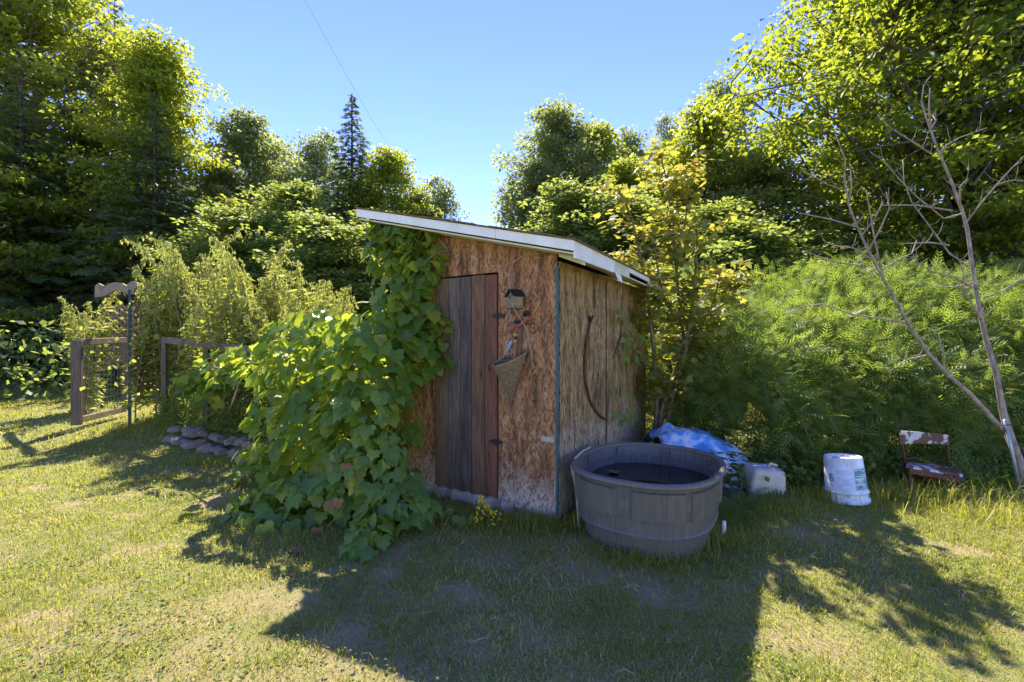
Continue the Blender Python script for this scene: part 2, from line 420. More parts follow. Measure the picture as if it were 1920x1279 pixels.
# ------------------------------------------------------------------ ground
SPOTS = [(430, 1125, .22), (480, 1110, .16), (210, 1170, .16), (330, 1150, .18), (560, 1120, .16), (1075, 1062, .22), (1480, 985, .10), (1455, 1180, .13),
         (900, 1040, .2), (700, 1110, .16), (990, 1160, .15), (1090, 1010, .2), (380, 1260, .3), (1000, 1190, .1), (1560, 1200, .1), (850, 1190, .2), (760, 1250, .18), (600, 1240, .25)]
SPW = []
for u, v, r in SPOTS:
    Y = CAM_H * F / (v - CV); SPW.append(((u - CU) / F * Y, Y, r))
def bare(x, y):
    b = sstep(.57, .80, fbm(x * 2.6 + 9, y * 3.2 + 4, 21, 4)) * .7
    for sx, sy, r in SPW:
        d = np.hypot((x - sx) * .75, y - sy) / r
        b = np.maximum(b, (1 - sstep(.2, 1.2, d + 1.5 * (fbm(x * 6, y * 8, 31) - .5))) * .45)
    return np.clip(b, 0, 1)
def make_ground():
    def axis(lo, hi, step, far):
        a = list(np.arange(lo, hi + 1e-6, step)); s = step; x = hi
        while x < far: s *= 1.35; x += s; a.append(x)
        s = step; x = lo; pre = []
        while x > -far: s *= 1.35; x -= s; pre.append(x)
        return np.array(pre[::-1] + a)
    xs = axis(-6.5, 6.5, .08, 900); ys = axis(0.8, 8, .08, 900)
    X, Y = np.meshgrid(xs, ys); Z = gh(X, Y)
    fade = sstep(14, 30, np.hypot(X, Y)); Z = Z * (1 - fade) - .03 * fade
    V = np.stack([X, Y, Z], -1).reshape(-1, 3)
    nx, ny = len(xs), len(ys); I = np.arange(nx * ny).reshape(ny, nx)
    Fc = np.stack([I[:-1, :-1], I[:-1, 1:], I[1:, 1:], I[1:, :-1]], -1).reshape(-1, 4)
    B = bare(X, Y).reshape(-1); T = np.stack([B, fbm(X * .8, Y * .8, 41).reshape(-1), B], 1)
    m, t, b, out = mat_new('lawn_soil')
    at = t.nodes.new('ShaderNodeAttribute'); at.attribute_name = 'tint'
    sp = t.nodes.new('ShaderNodeSeparateColor'); t.links.new(at.outputs['Color'], sp.inputs[0])
    mp = mapping(t); n1 = noise(t, mp, 9, 6, .65); n2 = noise(t, mp, 110, 5, .75)
    straw = ramp(t, n2, [(.3, (.13, .11, .045)), (.5, (.25, .225, .085)), (.75, (.44, .38, .17))]).outputs[0]
    green = ramp(t, n2, [(.3, (.08, .10, .025)), (.5, (.15, .18, .04)), (.75, (.28, .29, .09))]).outputs[0]
    soil = ramp(t, n2, [(.3, (.22, .145, .085)), (.5, (.36, .25, .15)), (.7, (.52, .39, .25))]).outputs[0]
    col = mixc(t, ramp(t, n1, [(.35, (0, 0, 0)), (.65, (1, 1, 1))]).outputs[0], green, straw)
    col = mixc(t, sp.outputs[0], col, soil)
    t.links.new(col, b.inputs['Base Color']); b.inputs['Roughness'].default_value = .95; b.inputs['Specular IOR Level'].default_value = .1
    bump(t, b, n2, .7, .015)
    g = big_mesh('ground', V, Fc, m, T, smooth=True); tag(g, kind='structure')
make_ground()

# ------------------------------------------------------------------ shed
C = Vector((.363, 3.654, 0)); RZ = math.atan2(-.526, .8505)
XR = Vector((math.cos(RZ), math.sin(RZ), 0)); YD = Vector((-math.sin(RZ), math.cos(RZ), 0))
def S2W(x, y, z): return C + XR * x + YD * y + Vector((0, 0, z))
def ray(u, v): return Vector(((u - CU) / F, 1, -(v - CV) / F))
def front_pt(u, v, y=0.0):
    """pixel on the plane of the front wall -> shed local"""
    d = ray(u, v); o = Vector((0, 0, CAM_H)) - C
    k = (y - o.dot(YD)) / d.dot(YD); p = o + d * k
    return Vector((p.dot(XR), y, p.z))
def side_pt(u, v, x=0.0):
    d = ray(u, v); o = Vector((0, 0, CAM_H)) - C
    k = (x - o.dot(XR)) / d.dot(XR); p = o + d * k
    return Vector((x, p.dot(YD), p.z))

shed = thing('shed', 'small weathered strand-board shed with a slanted white-edged roof and plank door', 'shed', C, RZ)
WL, DEP = -1.87, 2.5
def rz_(x): return 2.137 + .25 * (.26 - x)           # roof top
def wt(x): return 2.092 - .25 * x                     # wall top
DX0, DX1, DT = -1.276, -.573, 1.985
MB().prism([(WL, -.02), (DX0 - .008, -.02), (DX0 - .008, DT + .012), (DX1 + .008, DT + .012), (DX1 + .008, -.0), (-.004, -.02), (-.004, wt(0)), (WL, wt(WL))], 0, .014).build('front_wall', M['osb_front'], shed)
b = MB(); b.box((.007, 1.26 + .006, 1.01), (.014, 2.49, 2.06)); b.build('side_wall', M['osb_side'], shed)
MB().prism([(WL, -.02), (-.02, -.02), (-.02, 2.03), (WL, wt(WL) - .01)], 2.49, 2.504).build('back_wall', M['osb_side'], shed)
b = MB(); b.box((WL - .007, 1.25, 1.24), (.014, 2.5, 2.5)); b.build('far_side_wall', M['osb_side'], shed)
b = MB(); b.box((-.93, .20, 1.0), (1.8, .02, 2.0)); b.build('interior_shade_panel', M['dark'], shed)  # near-black sheet stands in for the shade inside, behind the door gaps
# panel seam on the side wall
b = MB(); b.box((.016, 1.07, 1.0), (.006, .012, 1.98)); b.build('seam_strip', M['dark'], shed)
# foundation
b = MB()
nx = 30
top = []; 
for i in range(nx + 1):
    x = WL + (-.40 - WL) * i / nx
    top.append((x, -.035 + .02 * math.sin(i * 1.7) - .012 * math.sin(i * 4.1), .035 + .012 * math.sin(i * 2.3)))
vs = []
for x, y, z in top: vs += [(x, y - .05, -.25), (x, y, z), (x, .10, z + .01), (x, .10, -.25)]
fs = []
for i in range(nx):
    a = i * 4; c = a + 4
    fs += [(a, c, c + 1, a + 1), (a + 1, c + 1, c + 2, a + 2), (a + 2, c + 2, c + 3, a + 3)]
fs += [(0, 1, 2, 3), (nx * 4 + 3, nx * 4 + 2, nx * 4 + 1, nx * 4)]
b.add(vs, fs); b.build('foundation', M['concrete'], shed)
b = MB(); b.box((-.21, .05, -.09), (.42, .06, .16)); b.build('sill_block', M['concrete'], shed, bevel=.01)
# corner strip, patch
b = MB(); b.box((.003, -.006, 1.0), (.022, .012, 1.99)); b.build('corner_strip', M['teal'], shed)
p0 = front_pt(1015, 817); p1 = front_pt(1040, 830)
b = MB(); b.box(((p0.x + p1.x) / 2, -.003, (p0.z + p1.z) / 2), (abs(p1.x - p0.x), .006, abs(p1.z - p0.z))); b.build('patch', simple('pale_tape', (.50, .42, .32), (.38, .31, .23), 20, .7), shed)
# door
door = tag(MB().box(((DX0 + DX1) / 2, .018, 1.02), (.69, .016, 1.88)).build('door', M['dark'], shed))
bt = [820, 841, 864, 885, 910, 934]
xs = [front_pt(u, 640).x for u in bt]; xs[0] = DX0; xs[-1] = DX1
PLK = [((.24, .155, .09), (.09, .058, .034), (.04, .03, .02), .35), ((.22, .16, .115), (.075, .055, .042), (.03, .024, .022), .5),
       ((.16, .12, .095), (.055, .042, .036), (.02, .017, .018), .6), ((.24, .13, .07), (.09, .046, .026), (.04, .025, .02), .5),
       ((.26, .11, .06), (.10, .040, .024), (.05, .025, .02), .4)]
for i in range(5):
    a, c = xs[i] + .003, xs[i + 1] - .003
    zb = .045 + random.uniform(-.008, .008); zt = DT - random.uniform(0, .008)
    y = -.008 + random.uniform(-.003, .003)
    MB().box(((a + c) / 2, y + .009, (zb + zt) / 2), (c - a, .018, zt - zb)).build('plank', plank_mat('door_plank', *PLK[i][:3], PLK[i][3], i + 1), door, bevel=.003)
for (u, v) in ((935, 592), (932, 828)):
    q = front_pt(u, v); hw = .078; hh = .027
    poly = [(q.x - hw, q.z), (q.x - .01, q.z - hh), (q.x + .01, q.z - hh), (q.x + hw, q.z), (q.x + .01, q.z + hh), (q.x - .01, q.z + hh)]
    h = MB().prism(poly, -.019, -.014)
    h.tube([(q.x, -.021, q.z - hh), (q.x, -.021, q.z + hh)], .006, 8)
    h.build('hinge', M['black_iron'], door)
# roof: deck, courses of shingles, fascias, soffit
def roof_slab(x0, x1, y0, y1, off0, off1):
    vs = []
    for x in (x0, x1):
        for y in (y0, y1):
            sag = -.05 * max(0, (y - .9) / 1.8) * (1 if x > -.5 else .3)
            vs += [(x, y, rz_(x) + off0 + sag), (x, y, rz_(x) + off1 + sag)]
    return MB().add(vs, [(0, 2, 3, 1), (4, 5, 7, 6), (0, 1, 5, 4), (2, 6, 7, 3), (1, 3, 7, 5), (0, 4, 6, 2)])
roof = roof_slab(-2.07, .24, -.232, 2.68, -.030, -.008).build('roof', M['greywood'], shed)
for i in range(13):
    x1 = .275 - i * .18; x0 = max(x1 - .22, -2.10)
    c = roof_slab(x0, x1, -.262 - random.uniform(0, .012), 2.71, -.006 + .004 * (i % 2), .006 + .004 * (i % 2))
    c.build('shingle_course', M['shingle'], roof)
def rake(x0, x1, y, ext=0):
    vs = []
    for x in (x0, x1):
        for yy in (y, y + .02):
            vs += [(x, yy, rz_(x) - .085), (x, yy, rz_(x) - .008)]
    MB().add(vs, [(0, 2, 3, 1), (4, 5, 7, 6), (0, 1, 5, 4), (2, 6, 7, 3), (1, 3, 7, 5), (0, 4, 6, 2)]).build('fascia', M['white'], roof, bevel=.002)
xsm = front_pt(929, 430, -.252).x
rake(-2.09, xsm - .002, -.252); rake(xsm + .002, .258, -.254); rake(-2.09, .25, 2.685)
def soffit(x0, x1, y0, y1, name, mat):
    roof_slab(x0, x1, y0, y1, -.108, -.095).build(name, mat, roof)
soffit(-2.07, .24, -.228, -.004, 'soffit', M['cream'])
soffit(.018, .24, .0, 2.5, 'soffit', M['cream'])
soffit(-2.07, WL - .02, .0, 2.6, 'soffit', M['cream'])
def eave(y0, y1, lo, hi, x=.25, name='fascia', mat='white'):
    vs = []
    for y in (y0, y1):
        sag = -.05 * max(0, (y - .9) / 1.8)
        for xx in (x - .009, x + .009): vs += [(xx, y, rz_(x) + lo + sag), (xx, y, rz_(x) + hi + sag)]
    MB().add(vs, [(0, 2, 3, 1), (4, 5, 7, 6), (0, 1, 5, 4), (2, 6, 7, 3), (1, 3, 7, 5), (0, 4, 6, 2)]).build(name, M[mat], roof, bevel=.002)
eave(-.230, .62, -.135, -.012); eave(.62, 1.05, -.13, -.012, .251, mat='cream'); eave(1.05, 1.75, -.07, -.012); eave(1.75, 2.6, -.11, -.012, .251, mat='cream')
MB().prism([(.018, wt(0) - .02), (.24, rz_(.24) - .16), (.24, rz_(.24) - .10), (.018, wt(0) + .03)], -.012, .0).build('eave_end_cap', M['cream'], roof)
# torn flap of the eave
fl = MB().add([(.262, .60, 2.02), (.268, .78, 1.995), (.29, .74, 1.925), (.285, .64, 1.94), (.264, .66, 2.03)], [(0, 1, 2, 3)])
fl.build('torn_flap', M['white'], roof)

# ---- ornaments on the front wall (each its own thing, in the shed's orientation)
def on_front(name, label, cat, u, v):
    q = front_pt(u, v); t = thing(name, label, cat, S2W(q.x, 0, q.z), RZ); t['_q'] = 0; del t['_q']
    return t, q
def fl_(u, v, q, y=-.03):
    p = front_pt(u, v, y); return Vector((p.x - q.x, y, p.z - q.z))
# birdhouse
t, q = on_front('birdhouse', 'little grey wooden birdhouse with a dark pitched roof on the shed wall', 'birdhouse', 975, 577)
a = fl_(960, 577, q, -.07); wv, hv, dv = .115, .115, .10
g = Matrix.Rotation(math.radians(-24), 3, 'Z')
def G(p): return g @ Vector(p) + Vector((0, -.075, 0))
def gbox(c, s, mat, name, par, bev=.002):
    bb = MB(); bb.box((0, 0, 0), s); bb.v = [tuple(G(Vector(p) + Vector(c))) for p in bb.v]; return bb.build(name, mat, par, bevel=bev)
bw = simple('birdhouse_wood', (.28, .22, .15), (.15, .11, .08), 25, .8)
body = MB().prism([(-.05, 0), (.05, 0), (.05, .085), (0, .135), (-.05, .085)], -.045, .045)
body.v = [tuple(G(p)) for p in body.v]; body = body.build('body', bw, t, bevel=.002)
hole = MB().lathe([(0.0001, -.002), (.014, -.002), (.014, .002), (.0001, .002)], 14, (0, 0, 0), Matrix.Rotation(math.pi / 2, 3, 'X'))
hole.v = [tuple(G(Vector(p) + Vector((-.004, -.0465, .08)))) for p in hole.v]; hole.build('entrance_hole', M['dark'], t)
for s in (-1, 1):
    rb = MB(); R = Matrix.Rotation(s * math.radians(43), 3, 'Y')
    rb.box((0, 0, 0), (.088, .125, .007)); rb.v = [tuple(G(R @ Vector(p) + Vector((s * .031, -.004, .116)))) for p in rb.v]
    rb.build('roof_board', M['black_iron'], t, bevel=.001)
gbox((0, -.002, -.006), (.125, .115, .010), bw, 'floor_board', t)
gbox((.053, 0, .045), (.004, .06, .065), simple('birdhouse_panel', (.34, .26, .13), None, 25, .8), 'side_panel', t)
# iron scroll ornament with red body
t, q = on_front('scroll_ornament', 'red metal ornament with black iron scroll wheels below the birdhouse', 'ornament', 972, 606)
def arc(cu, cv, r, a0, a1, n=18, y=-.03, grow=0):
    return [fl_(cu + (r - grow * i / n) * math.cos(a0 + (a1 - a0) * i / n), cv + (r - grow * i / n) * math.sin(a0 + (a1 - a0) * i / n), q, y) for i in range(n + 1)]
MB().tube(arc(958, 616, 7.5, 0, 6.1), .0035, 6).build('scroll_wheel', M['black_iron'], t, True)
MB().tube([fl_(985, 606, q)] + arc(999, 616, 10.5, -2.4, 3.6, 22, -.03, 3.5), .0035, 6).build('scroll_wheel', M['black_iron'], t, True)
MB().tube([fl_(*p, q, -.035) for p in ((951, 603), (957, 607), (965, 611), (974, 611), (982, 604), (990, 598), (997, 596), (999, 600))], [.004, .010, .016, .019, .014, .009, .007, .003], 8).build('red_body', M['redpaint'], t, True)
MB().tube([fl_(*p, q, -.045) for p in ((963, 603), (969, 604), (975, 602), (979, 597))], [.006, .013, .013, .005], 8).build('seat', M['black_iron'], t, True)
MB().tube([fl_(*p, q, -.03) for p in ((983, 594), (984, 588), (989, 586), (993, 590))], [.012, .022, .02, .008], 8).build('dark_knob', M['black_iron'], t, True)
for k in range(6):
    p = fl_(955.5 + .5 * k, 578 + k * 3.6, q, -.04)
    MB().lathe([(.0001, -.006), (.009, -.006), (.010, 0), (.009, .006), (.0001, .006)], 10, p).build('spring_coil', M['galv'], t, True)
MB().tube([fl_(978, 608, q, -.012), fl_(977, 632, q, -.012), fl_(974, 662, q, -.02)], [.014, .013, .009], 6).build('back_stake', M['darkwood'], t)
# little figures in the basket
t, q = on_front('bird_figure', 'small pale blue bird figure stuck above the wicker basket', 'figure', 954, 660)
MB().tube([fl_(*p, q, -.05) for p in ((949, 668), (951, 658), (955, 648), (959, 640), (961, 636))], [.003, .010, .016, .012, .004], 8).build('bird_body', simple('pale_blue_paint', (.30, .42, .58), (.16, .2, .25), 60, .5), t, True)
MB().tube([fl_(948, 666, q, -.05), fl_(946, 676, q, -.05)], [.006, .003], 5).build('tail', M['black_iron'], t)
t, q = on_front('bee_figure', 'small yellow and black figure on a pick above the wicker basket', 'figure', 967, 640)
for k, (uu, vv, r, mm) in enumerate(((967, 628, .016, 'yellow'), (967, 634, .015, 'black_iron'), (966, 640, .015, 'yellow'))):
    MB().lathe([(.0001, -.012), (r * .8, -.009), (r, 0), (r * .8, .009), (.0001, .012)], 10, fl_(uu, vv, q, -.055)).build('band', M[mm], t, True)
MB().tube([fl_(966, 642, q, -.05), fl_(964, 672, q, -.05)], .003, 5).build('pick', M['drystem'], t)
# wicker cone
t, q = on_front('wicker_cone', 'cone-shaped wicker wall basket hanging beside the plank door', 'basket', 958, 762)
tip = fl_(958, 762, q, -.035); L0 = fl_(926, 683, q, -.06); R0 = fl_(993, 660, q, -.03)
mc = (L0 + R0) / 2; ax = (R0 - L0) / 2; bx_ = Vector((0, -.085, -.045)); ax = ax * .9; cc = mc + Vector((0, -.03, 0))
def cone_pt(s, a):
    c0 = tip.lerp(cc, s); return c0 + (ax * math.cos(a) + bx_ * math.sin(a)) * (s ** 1.12)
wk = MB(); nr = 30
inner = MB(); rows = 14; seg = 20
for i in range(rows + 1):
    s = .02 + .97 * i / rows
    for k in range(seg): inner.v.append(tuple(tip.lerp(cc, s) + (cone_pt(s, 2 * math.pi * k / seg) - tip.lerp(cc, s)) * .96))
for i in range(rows):
    for k in range(seg): inner.f.append((i * seg + k, i * seg + (k + 1) % seg, (i + 1) * seg + (k + 1) % seg, (i + 1) * seg + k))
inner.build('cone_lining', simple('dark_wicker', (.10, .07, .04), None, 60, .8), t)
for i in range(nr):
    s = .05 + .93 * i / (nr - 1)
    ring = [cone_pt(s, 2 * math.pi * k / 24) * 1.0 + Vector((0, .0025 * (-1) ** (k + i), 0)) for k in range(25)]
    wk.tube(ring, .0042 + .0012 * s, 4)
wk.build('weave', M['wicker'], t)
MB().tube([cone_pt(1.0, 2 * math.pi * k / 24) for k in range(25)], .008, 6).build('rim', M['wicker'], t)
MB().tube([cone_pt(.80, 2 * math.pi * k / 24) * 1.01 for k in range(25)], .0055, 5).build('dark_band', M['darkwood'], t)
# dry stem in front of the wall
t, q = on_front('dry_vine_stem', 'long pale dry vine stem hanging across the birdhouse and shed wall', 'stem', 985, 477)
pp = [(998, 477), (990, 478), (978, 482), (965, 490), (957, 502), (953, 520), (954, 535), (959, 548), (958, 560), (962, 575), (968, 587), (977, 600), (986, 615), (991, 630), (992, 645), (996, 660), (999, 678), (1001, 688), (1008, 691), (1003, 698), (997, 704)]
MB().tube([fl_(u, v, q, -.02 if v < 520 else -.125 if v < 620 else -.03) for u, v in pp], .0038, 5).build('main_stem', M['drystem'], t, True)
MB().tube([fl_(u, v, q, -.02) for u, v in ((998, 477), (1004, 483), (1008, 495), (1010, 508))], .0025, 5).build('side_shoot', M['drystem'], t)
MB().tube([fl_(u, v, q, -.02) for u, v in ((985, 480), (988, 488), (991, 498))], .002, 4).build('side_shoot', M['drystem'], t)
MB().tube([fl_(u, v, q, -.02) for u, v in ((965, 490), (950, 497), (935, 501))], .002, 4).build('side_shoot', M['drystem'], t)

# ---- things on the side wall
t = thing('curved_rod', 'rusty curved metal rod hung on the shed side wall', 'rod', S2W(.02, .35, .6), RZ)
def sl(u, v, x=.03): 
    p = side_pt(u, v, x); return Vector((p.x - .02, p.y - .35, p.z - .6))
MB().tube([sl(u, v) for u, v in ((1112, 592), (1106, 610), (1101, 635), (1098, 665), (1097, 695), (1099, 720), (1106, 750), (1117, 770), (1130, 783), (1138, 787))], [.008, .010, .012, .013, .013, .013, .013, .012, .012, .010], 7).build('bar', M['rust'], t, True)
MB().box(sl(1106, 598, .024), (.02, .03, .05)).build('hook', M['black_iron'], t)
t = thing('pointed_stick', 'short dark pointed stick hanging high on the shed side wall', 'stick', S2W(.02, .35, .6), RZ)
MB().tube([sl(1166, 628), (sl(1160, 646)), sl(1150, 673)], [.014, .012, .003], 6).build('shaft', M['darkwood'], t)
# bent canes between shed and tank
for k, (lab, pts) in enumerate((('pale bent cane looping over the tank rim beside the shed corner', ((1108, 838), (1092, 846), (1078, 860), (1075, 880), (1080, 915), (1086, 955))),
                              ('straight pale cane leaning low beside the shed corner', ((1070, 872), (1076, 900), (1084, 930), (1089, 962))))):
    ys = [3.62 - .03 * i for i in range(len(pts))]
    P = [px(u, v, y) for (u, v), y in zip(pts, ys)]
    P[-1].z = ghf(P[-1].x, P[-1].y) - .01
    o = MB().tube(P, .009 if k == 0 else .007, 6).build('cane', M['drystem'], None, True); tag(o, lab, 'cane', 'canes by the tank')

# ------------------------------------------------------------------ stock tank
TC = Vector((1.05, 3.52, 0)); TC.z = ghf(TC.x, TC.y) - .005
tank = thing('stock_tank', 'large black oval plastic stock tank full of dark water', 'tank', TC, RZ)
m, t_, b_, o_ = mat_new('black_plastic')
mp = mapping(t_, (40, 40, 1.2)); n = noise(t_, mp, 1.5, 5, .7); n2 = noise(t_, mapping(t_), 5, 5, .6)
cc1 = ramp(t_, n, [(.3, (.09, .078, .064)), (.62, (.155, .135, .11)), (.8, (.28, .24, .18))]).outputs[0]
cc1 = mixc(t_, ramp(t_, n2, [(.5, (0, 0, 0)), (.75, (.5, .5, .5))]).outputs[0], cc1, (.17, .14, .095))
sc_ = noise(t_, mapping(t_, (9, 9, 3), (.4, .3, .8)), 26, 2, .5, 1.5)
cc1 = mixc(t_, ramp(t_, sc_, [(.68, (0, 0, 0)), (.73, (.55, .55, .55))]).outputs[0], cc1, (.42, .39, .34))
t_.links.new(cc1, b_.inputs['Base Color']); b_.inputs['Roughness'].default_value = .5; bump(t_, b_, n, .12, .003)
M['tank'] = m
A_, B_ = .545, .64                                  # half axes: across, along the shed
def sup(a, k, e=2.5):
    c, s = math.cos(a), math.sin(a)
    return Vector((A_ * k * math.copysign(abs(c) ** (2 / e), c), B_ * k * math.copysign(abs(s) ** (2 / e), s), 0))
NS = 192
def wall(prof, panel=False):
    mb = MB()
    for z, k in prof:
        for i in range(NS):
            a = 2 * math.pi * i / NS; kk = k
            if panel:
                ph = (a * 8 / (2 * math.pi)) % 1.0
                edge = min(ph, 1 - ph)
                if .275 < z < .462 and edge > .05: kk += .034
            p = sup(a, kk); mb.v.append((p.x, p.y, z))
    n = len(prof)
    for r in range(n - 1):
        for i in range(NS):
            j = (i + 1) % NS; mb.f.append((r * NS + i, r * NS + j, (r + 1) * NS + j, (r + 1) * NS + i))
    return mb
out = wall([(0, .80), (.13, .83), (.135, .875), (.16, .89), (.172, .875), (.26, .892), (.268, .893), (.276, .897), (.284, .90), (.455, .915), (.46, .918), (.468, .92), (.50, .93)], True)
out.build('shell', M['tank'], tank, True, sharp=.5)
inn = wall([(.50, .905), (.44, .89), (.43, .875), (.36, .87), (.35, .86), (.05, .78)]); inn.build('inner_wall', M['tank'], tank, True, sharp=.5)
b = MB(); b.add([(*sup(2 * math.pi * i / NS, .80).xy, .06) for i in range(NS)], [tuple(range(NS))]); b.build('tank_floor', M['tank'], tank)
rim = MB()
for i in range(NS):
    a = 2 * math.pi * i / NS
    for j in range(10):
        th = 2 * math.pi * j / 10; p = sup(a, .945 + .046 * math.cos(th)); rim.v.append((p.x, p.y, .508 + .022 * math.sin(th)))
for i in range(NS):
    for j in range(10):
        i2, j2 = (i + 1) % NS, (j + 1) % 10; rim.f.append((i * 10 + j, i2 * 10 + j, i2 * 10 + j2, i * 10 + j2))
rim.build('rim', M['tank'], tank, True)
for aa in range(8):                                  # ribs inside
    a = 2 * math.pi * aa / 8; p = sup(a, .885); d = p.normalized()
    R = Matrix.Rotation(math.atan2(d.y, d.x), 3, 'Z'); MB().box((p.x, p.y, .415), (.03, .07, .17), R).build('inner_rib', M['tank'], tank, bevel=.008)
m, t_, b_, o_ = mat_new('dark_water'); b_.inputs['Base Color'].default_value = (.010, .010, .008, 1); b_.inputs['Roughness'].default_value = .04
bump(t_, b_, noise(t_, mapping(t_), 5, 2), .03, .01)
wz = MB(); NV = 72
wz.add([(*sup(2 * math.pi * i / NV, .862).xy, 0) for i in range(NV)], [tuple(range(NV))])
wo_ = wz.build('water', m); wo_.location = TC + Vector((0, 0, .36)); wo_.rotation_euler = (0, 0, RZ)
tag(wo_, 'still dark water inside the black stock tank', 'water')
def single_leaf(name, label, mat, loc, s, rz, TV=GRAPE_V, TF=GRAPE_F, flat=.4, cat='leaf'):
    mb = MB(); mb.add([(x * s, y * s, z * s * flat) for x, y, z in TV], TF); o = mb.build(name, mat); o.location = loc; o.rotation_euler = (0.1, 0.05, rz)
    return tag(o, label, cat)
pw = px(1155, 853, 3.75); 
single_leaf('fallen_leaf', 'tan fallen leaf floating on the tank water', M['deadleaf'], TC + Vector((-.18, .22, .368)), .10, 1.2)

# ------------------------------------------------------------------ junk by the hedge
def gp(u, v, dz=0):
    """ground point under a pixel"""
    Y = CAM_H * F / (v - CV)
    for _ in range(4):
        x = (u - CU) / F * Y; Y = (CAM_H - ghf(x, Y)) * F / (v - CV)
    x = (u - CU) / F * Y; return Vector((x, Y, ghf(x, Y) + dz))
# upturned pail
P0 = gp(1588, 938); pail = thing('upturned_pail', 'upturned white plastic pail with a faded blue label by the hedge', 'pail', P0, math.radians(-14))
pail.rotation_euler = (math.radians(-3), math.radians(-4), math.radians(-20))
m, t_, b_, o_ = mat_new('dirty_white_plastic')
n = noise(t_, mapping(t_), 7, 6, .65); mp = noise(t_, mapping(t_, (3, 3, 1)), 18, 4, .6)
c0 = ramp(t_, n, [(.35, (.50, .48, .45)), (.6, (.80, .80, .80))]).outputs[0]
c0 = mixc(t_, ramp(t_, mp, [(.62, (0, 0, 0)), (.72, (.8, .8, .8))]).outputs[0], c0, (.30, .16, .09)); t_.links.new(c0, b_.inputs['Base Color']); b_.inputs['Roughness'].default_value = .45
M['pail'] = m
r0 = .158
MB().lathe([(r0 + .012, 0), (r0 + .014, .035), (r0 + .002, .04), (r0 + .001, .085), (r0 + .012, .088), (r0 + .012, .10), (r0 - .002, .104), (r0 - .014, .375), (r0 - .018, .386), (r0 - .022, .388), (r0 - .026, .380), (.0001, .378)], 40).build('pail_body', M['pail'], pail, True)
def patch_on(r, a0, a1, z0, z1, mat, name, par, n=10):
    mb = MB()
    for i in range(n + 1):
        a = a0 + (a1 - a0) * i / n
        for z in (z0, z1):
            rr = r(z); mb.v.append((rr * math.cos(a), rr * math.sin(a), z))
    for i in range(n): mb.f.append((2 * i, 2 * i + 2, 2 * i + 3, 2 * i + 1))
    return mb.build(name, mat, par, True)
rr = lambda z: r0 - .002 - .012 * (z - .104) / .27 + .0025
m, t_, b_, o_ = mat_new('faded_label')
wv = noise(t_, mapping(t_, (4, 4, 60)), 1.2, 3); c0 = ramp(t_, wv, [(.42, (.05, .20, .27)), (.52, (.09, .28, .36)), (.60, (.55, .62, .62))]).outputs[0]
c0 = mixc(t_, ramp(t_, noise(t_, mapping(t_), 14, 5), [(.48, (0, 0, 0)), (.62, (.7, .7, .7))]).outputs[0], c0, (.62, .64, .63)); t_.links.new(c0, b_.inputs['Base Color'])
patch_on(rr, math.radians(-76), math.radians(-16), .125, .30, m, 'label_panel', pail)
patch_on(rr, math.radians(-128), math.radians(-92), .25, .29, simple('pale_blue_print', (.45, .56, .72), (.7, .72, .74), 14, .5, bmp=0), 'print_block', pail)
patch_on(rr, math.radians(-122), math.radians(-84), .13, .16, simple('pale_blue_print_low', (.45, .56, .72), (.7, .72, .74), 14, .5, bmp=0), 'print_block', pail)
for k in range(3): patch_on(rr, math.radians(-152), math.radians(-136 - 3 * k), .243 - k * .008, .247 - k * .008, M['black_iron'], 'print_line', pail, 4)
em = MB(); 
for k in range(13):
    a = 2 * math.pi * k / 12; aa = math.radians(-143) + .085 * math.cos(a); z = .205 + .016 * math.sin(a); rq = rr(z) + .001
    em.v.append((rq * math.cos(aa), rq * math.sin(aa), z))
MB().tube(em.v, .0028, 4).build('emblem', M['black_iron'], pail)
# plastic jug lying down
P0 = gp(1428, 922); jug = thing('plastic_jug', 'dirty off-white plastic jug lying on its side by the blue tarp', 'jug', P0, math.radians(-8))
jm = simple('dirty_jug_plastic', (.66, .60, .49), (.48, .40, .29), 6, .45, bmp=.1)
jb = bmesh.new(); bmesh.ops.create_cube(jb, size=1.0)
for v in jb.verts:
    v.co = Vector((v.co.x * .33, v.co.y * .30, (v.co.z + .5) * .25))
    if v.co.x < 0 and v.co.z > .1: v.co.x += .05
    if v.co.x > 0: v.co.z *= .94
bmesh.ops.bevel(jb, geom=list(jb.edges), offset=.055, segments=4, affect='EDGES', profile=.6)
me = bpy.data.meshes.new('jug_body'); jb.to_mesh(me); jb.free(); me.materials.append(jm); me.polygons.foreach_set('use_smooth', [True] * len(me.polygons)); link('jug_body', me, jug)
MB().tube([(.15, -.02, .17), (.172, -.02, .165)], [.028, .026], 14).build('cap', M['redpaint'], jug, True)
MB().tube([(.06, .0, .235), (.08, .0, .272), (.13, .0, .255), (.148, .0, .20)], .013, 8).build('handle', jm, jug, True)
# tarp over a heap
P0 = gp(1372, 925); P0.y += .42
tarp = thing('blue_tarp', 'crumpled blue and white tarp draped over a heap behind the tank', 'tarp', P0)
m, t_, b_, o_ = mat_new('blue_white_tarp')
n = noise(t_, mapping(t_), 3.2, 5, .6, .8); n2 = noise(t_, mapping(t_), 18, 3, .6)
c0 = ramp(t_, n, [(.40, (.04, .20, .48)), (.48, (.16, .38, .64)), (.53, (.50, .60, .68)), (.66, (.70, .73, .72))]).outputs[0]
c0 = mixc(t_, ramp(t_, n2, [(.56, (0, 0, 0)), (.64, (.6, .6, .6))]).outputs[0], c0, (.10, .32, .68)); t_.links.new(c0, b_.inputs['Base Color']); b_.inputs['Roughness'].default_value = .38
nx_, ny_ = 46, 40; gx = np.linspace(-.62, .62, nx_); gy = np.linspace(-.5, .75, ny_); tarp.scale = (.92, .9, .88)
GX, GY = np.meshgrid(gx, gy)
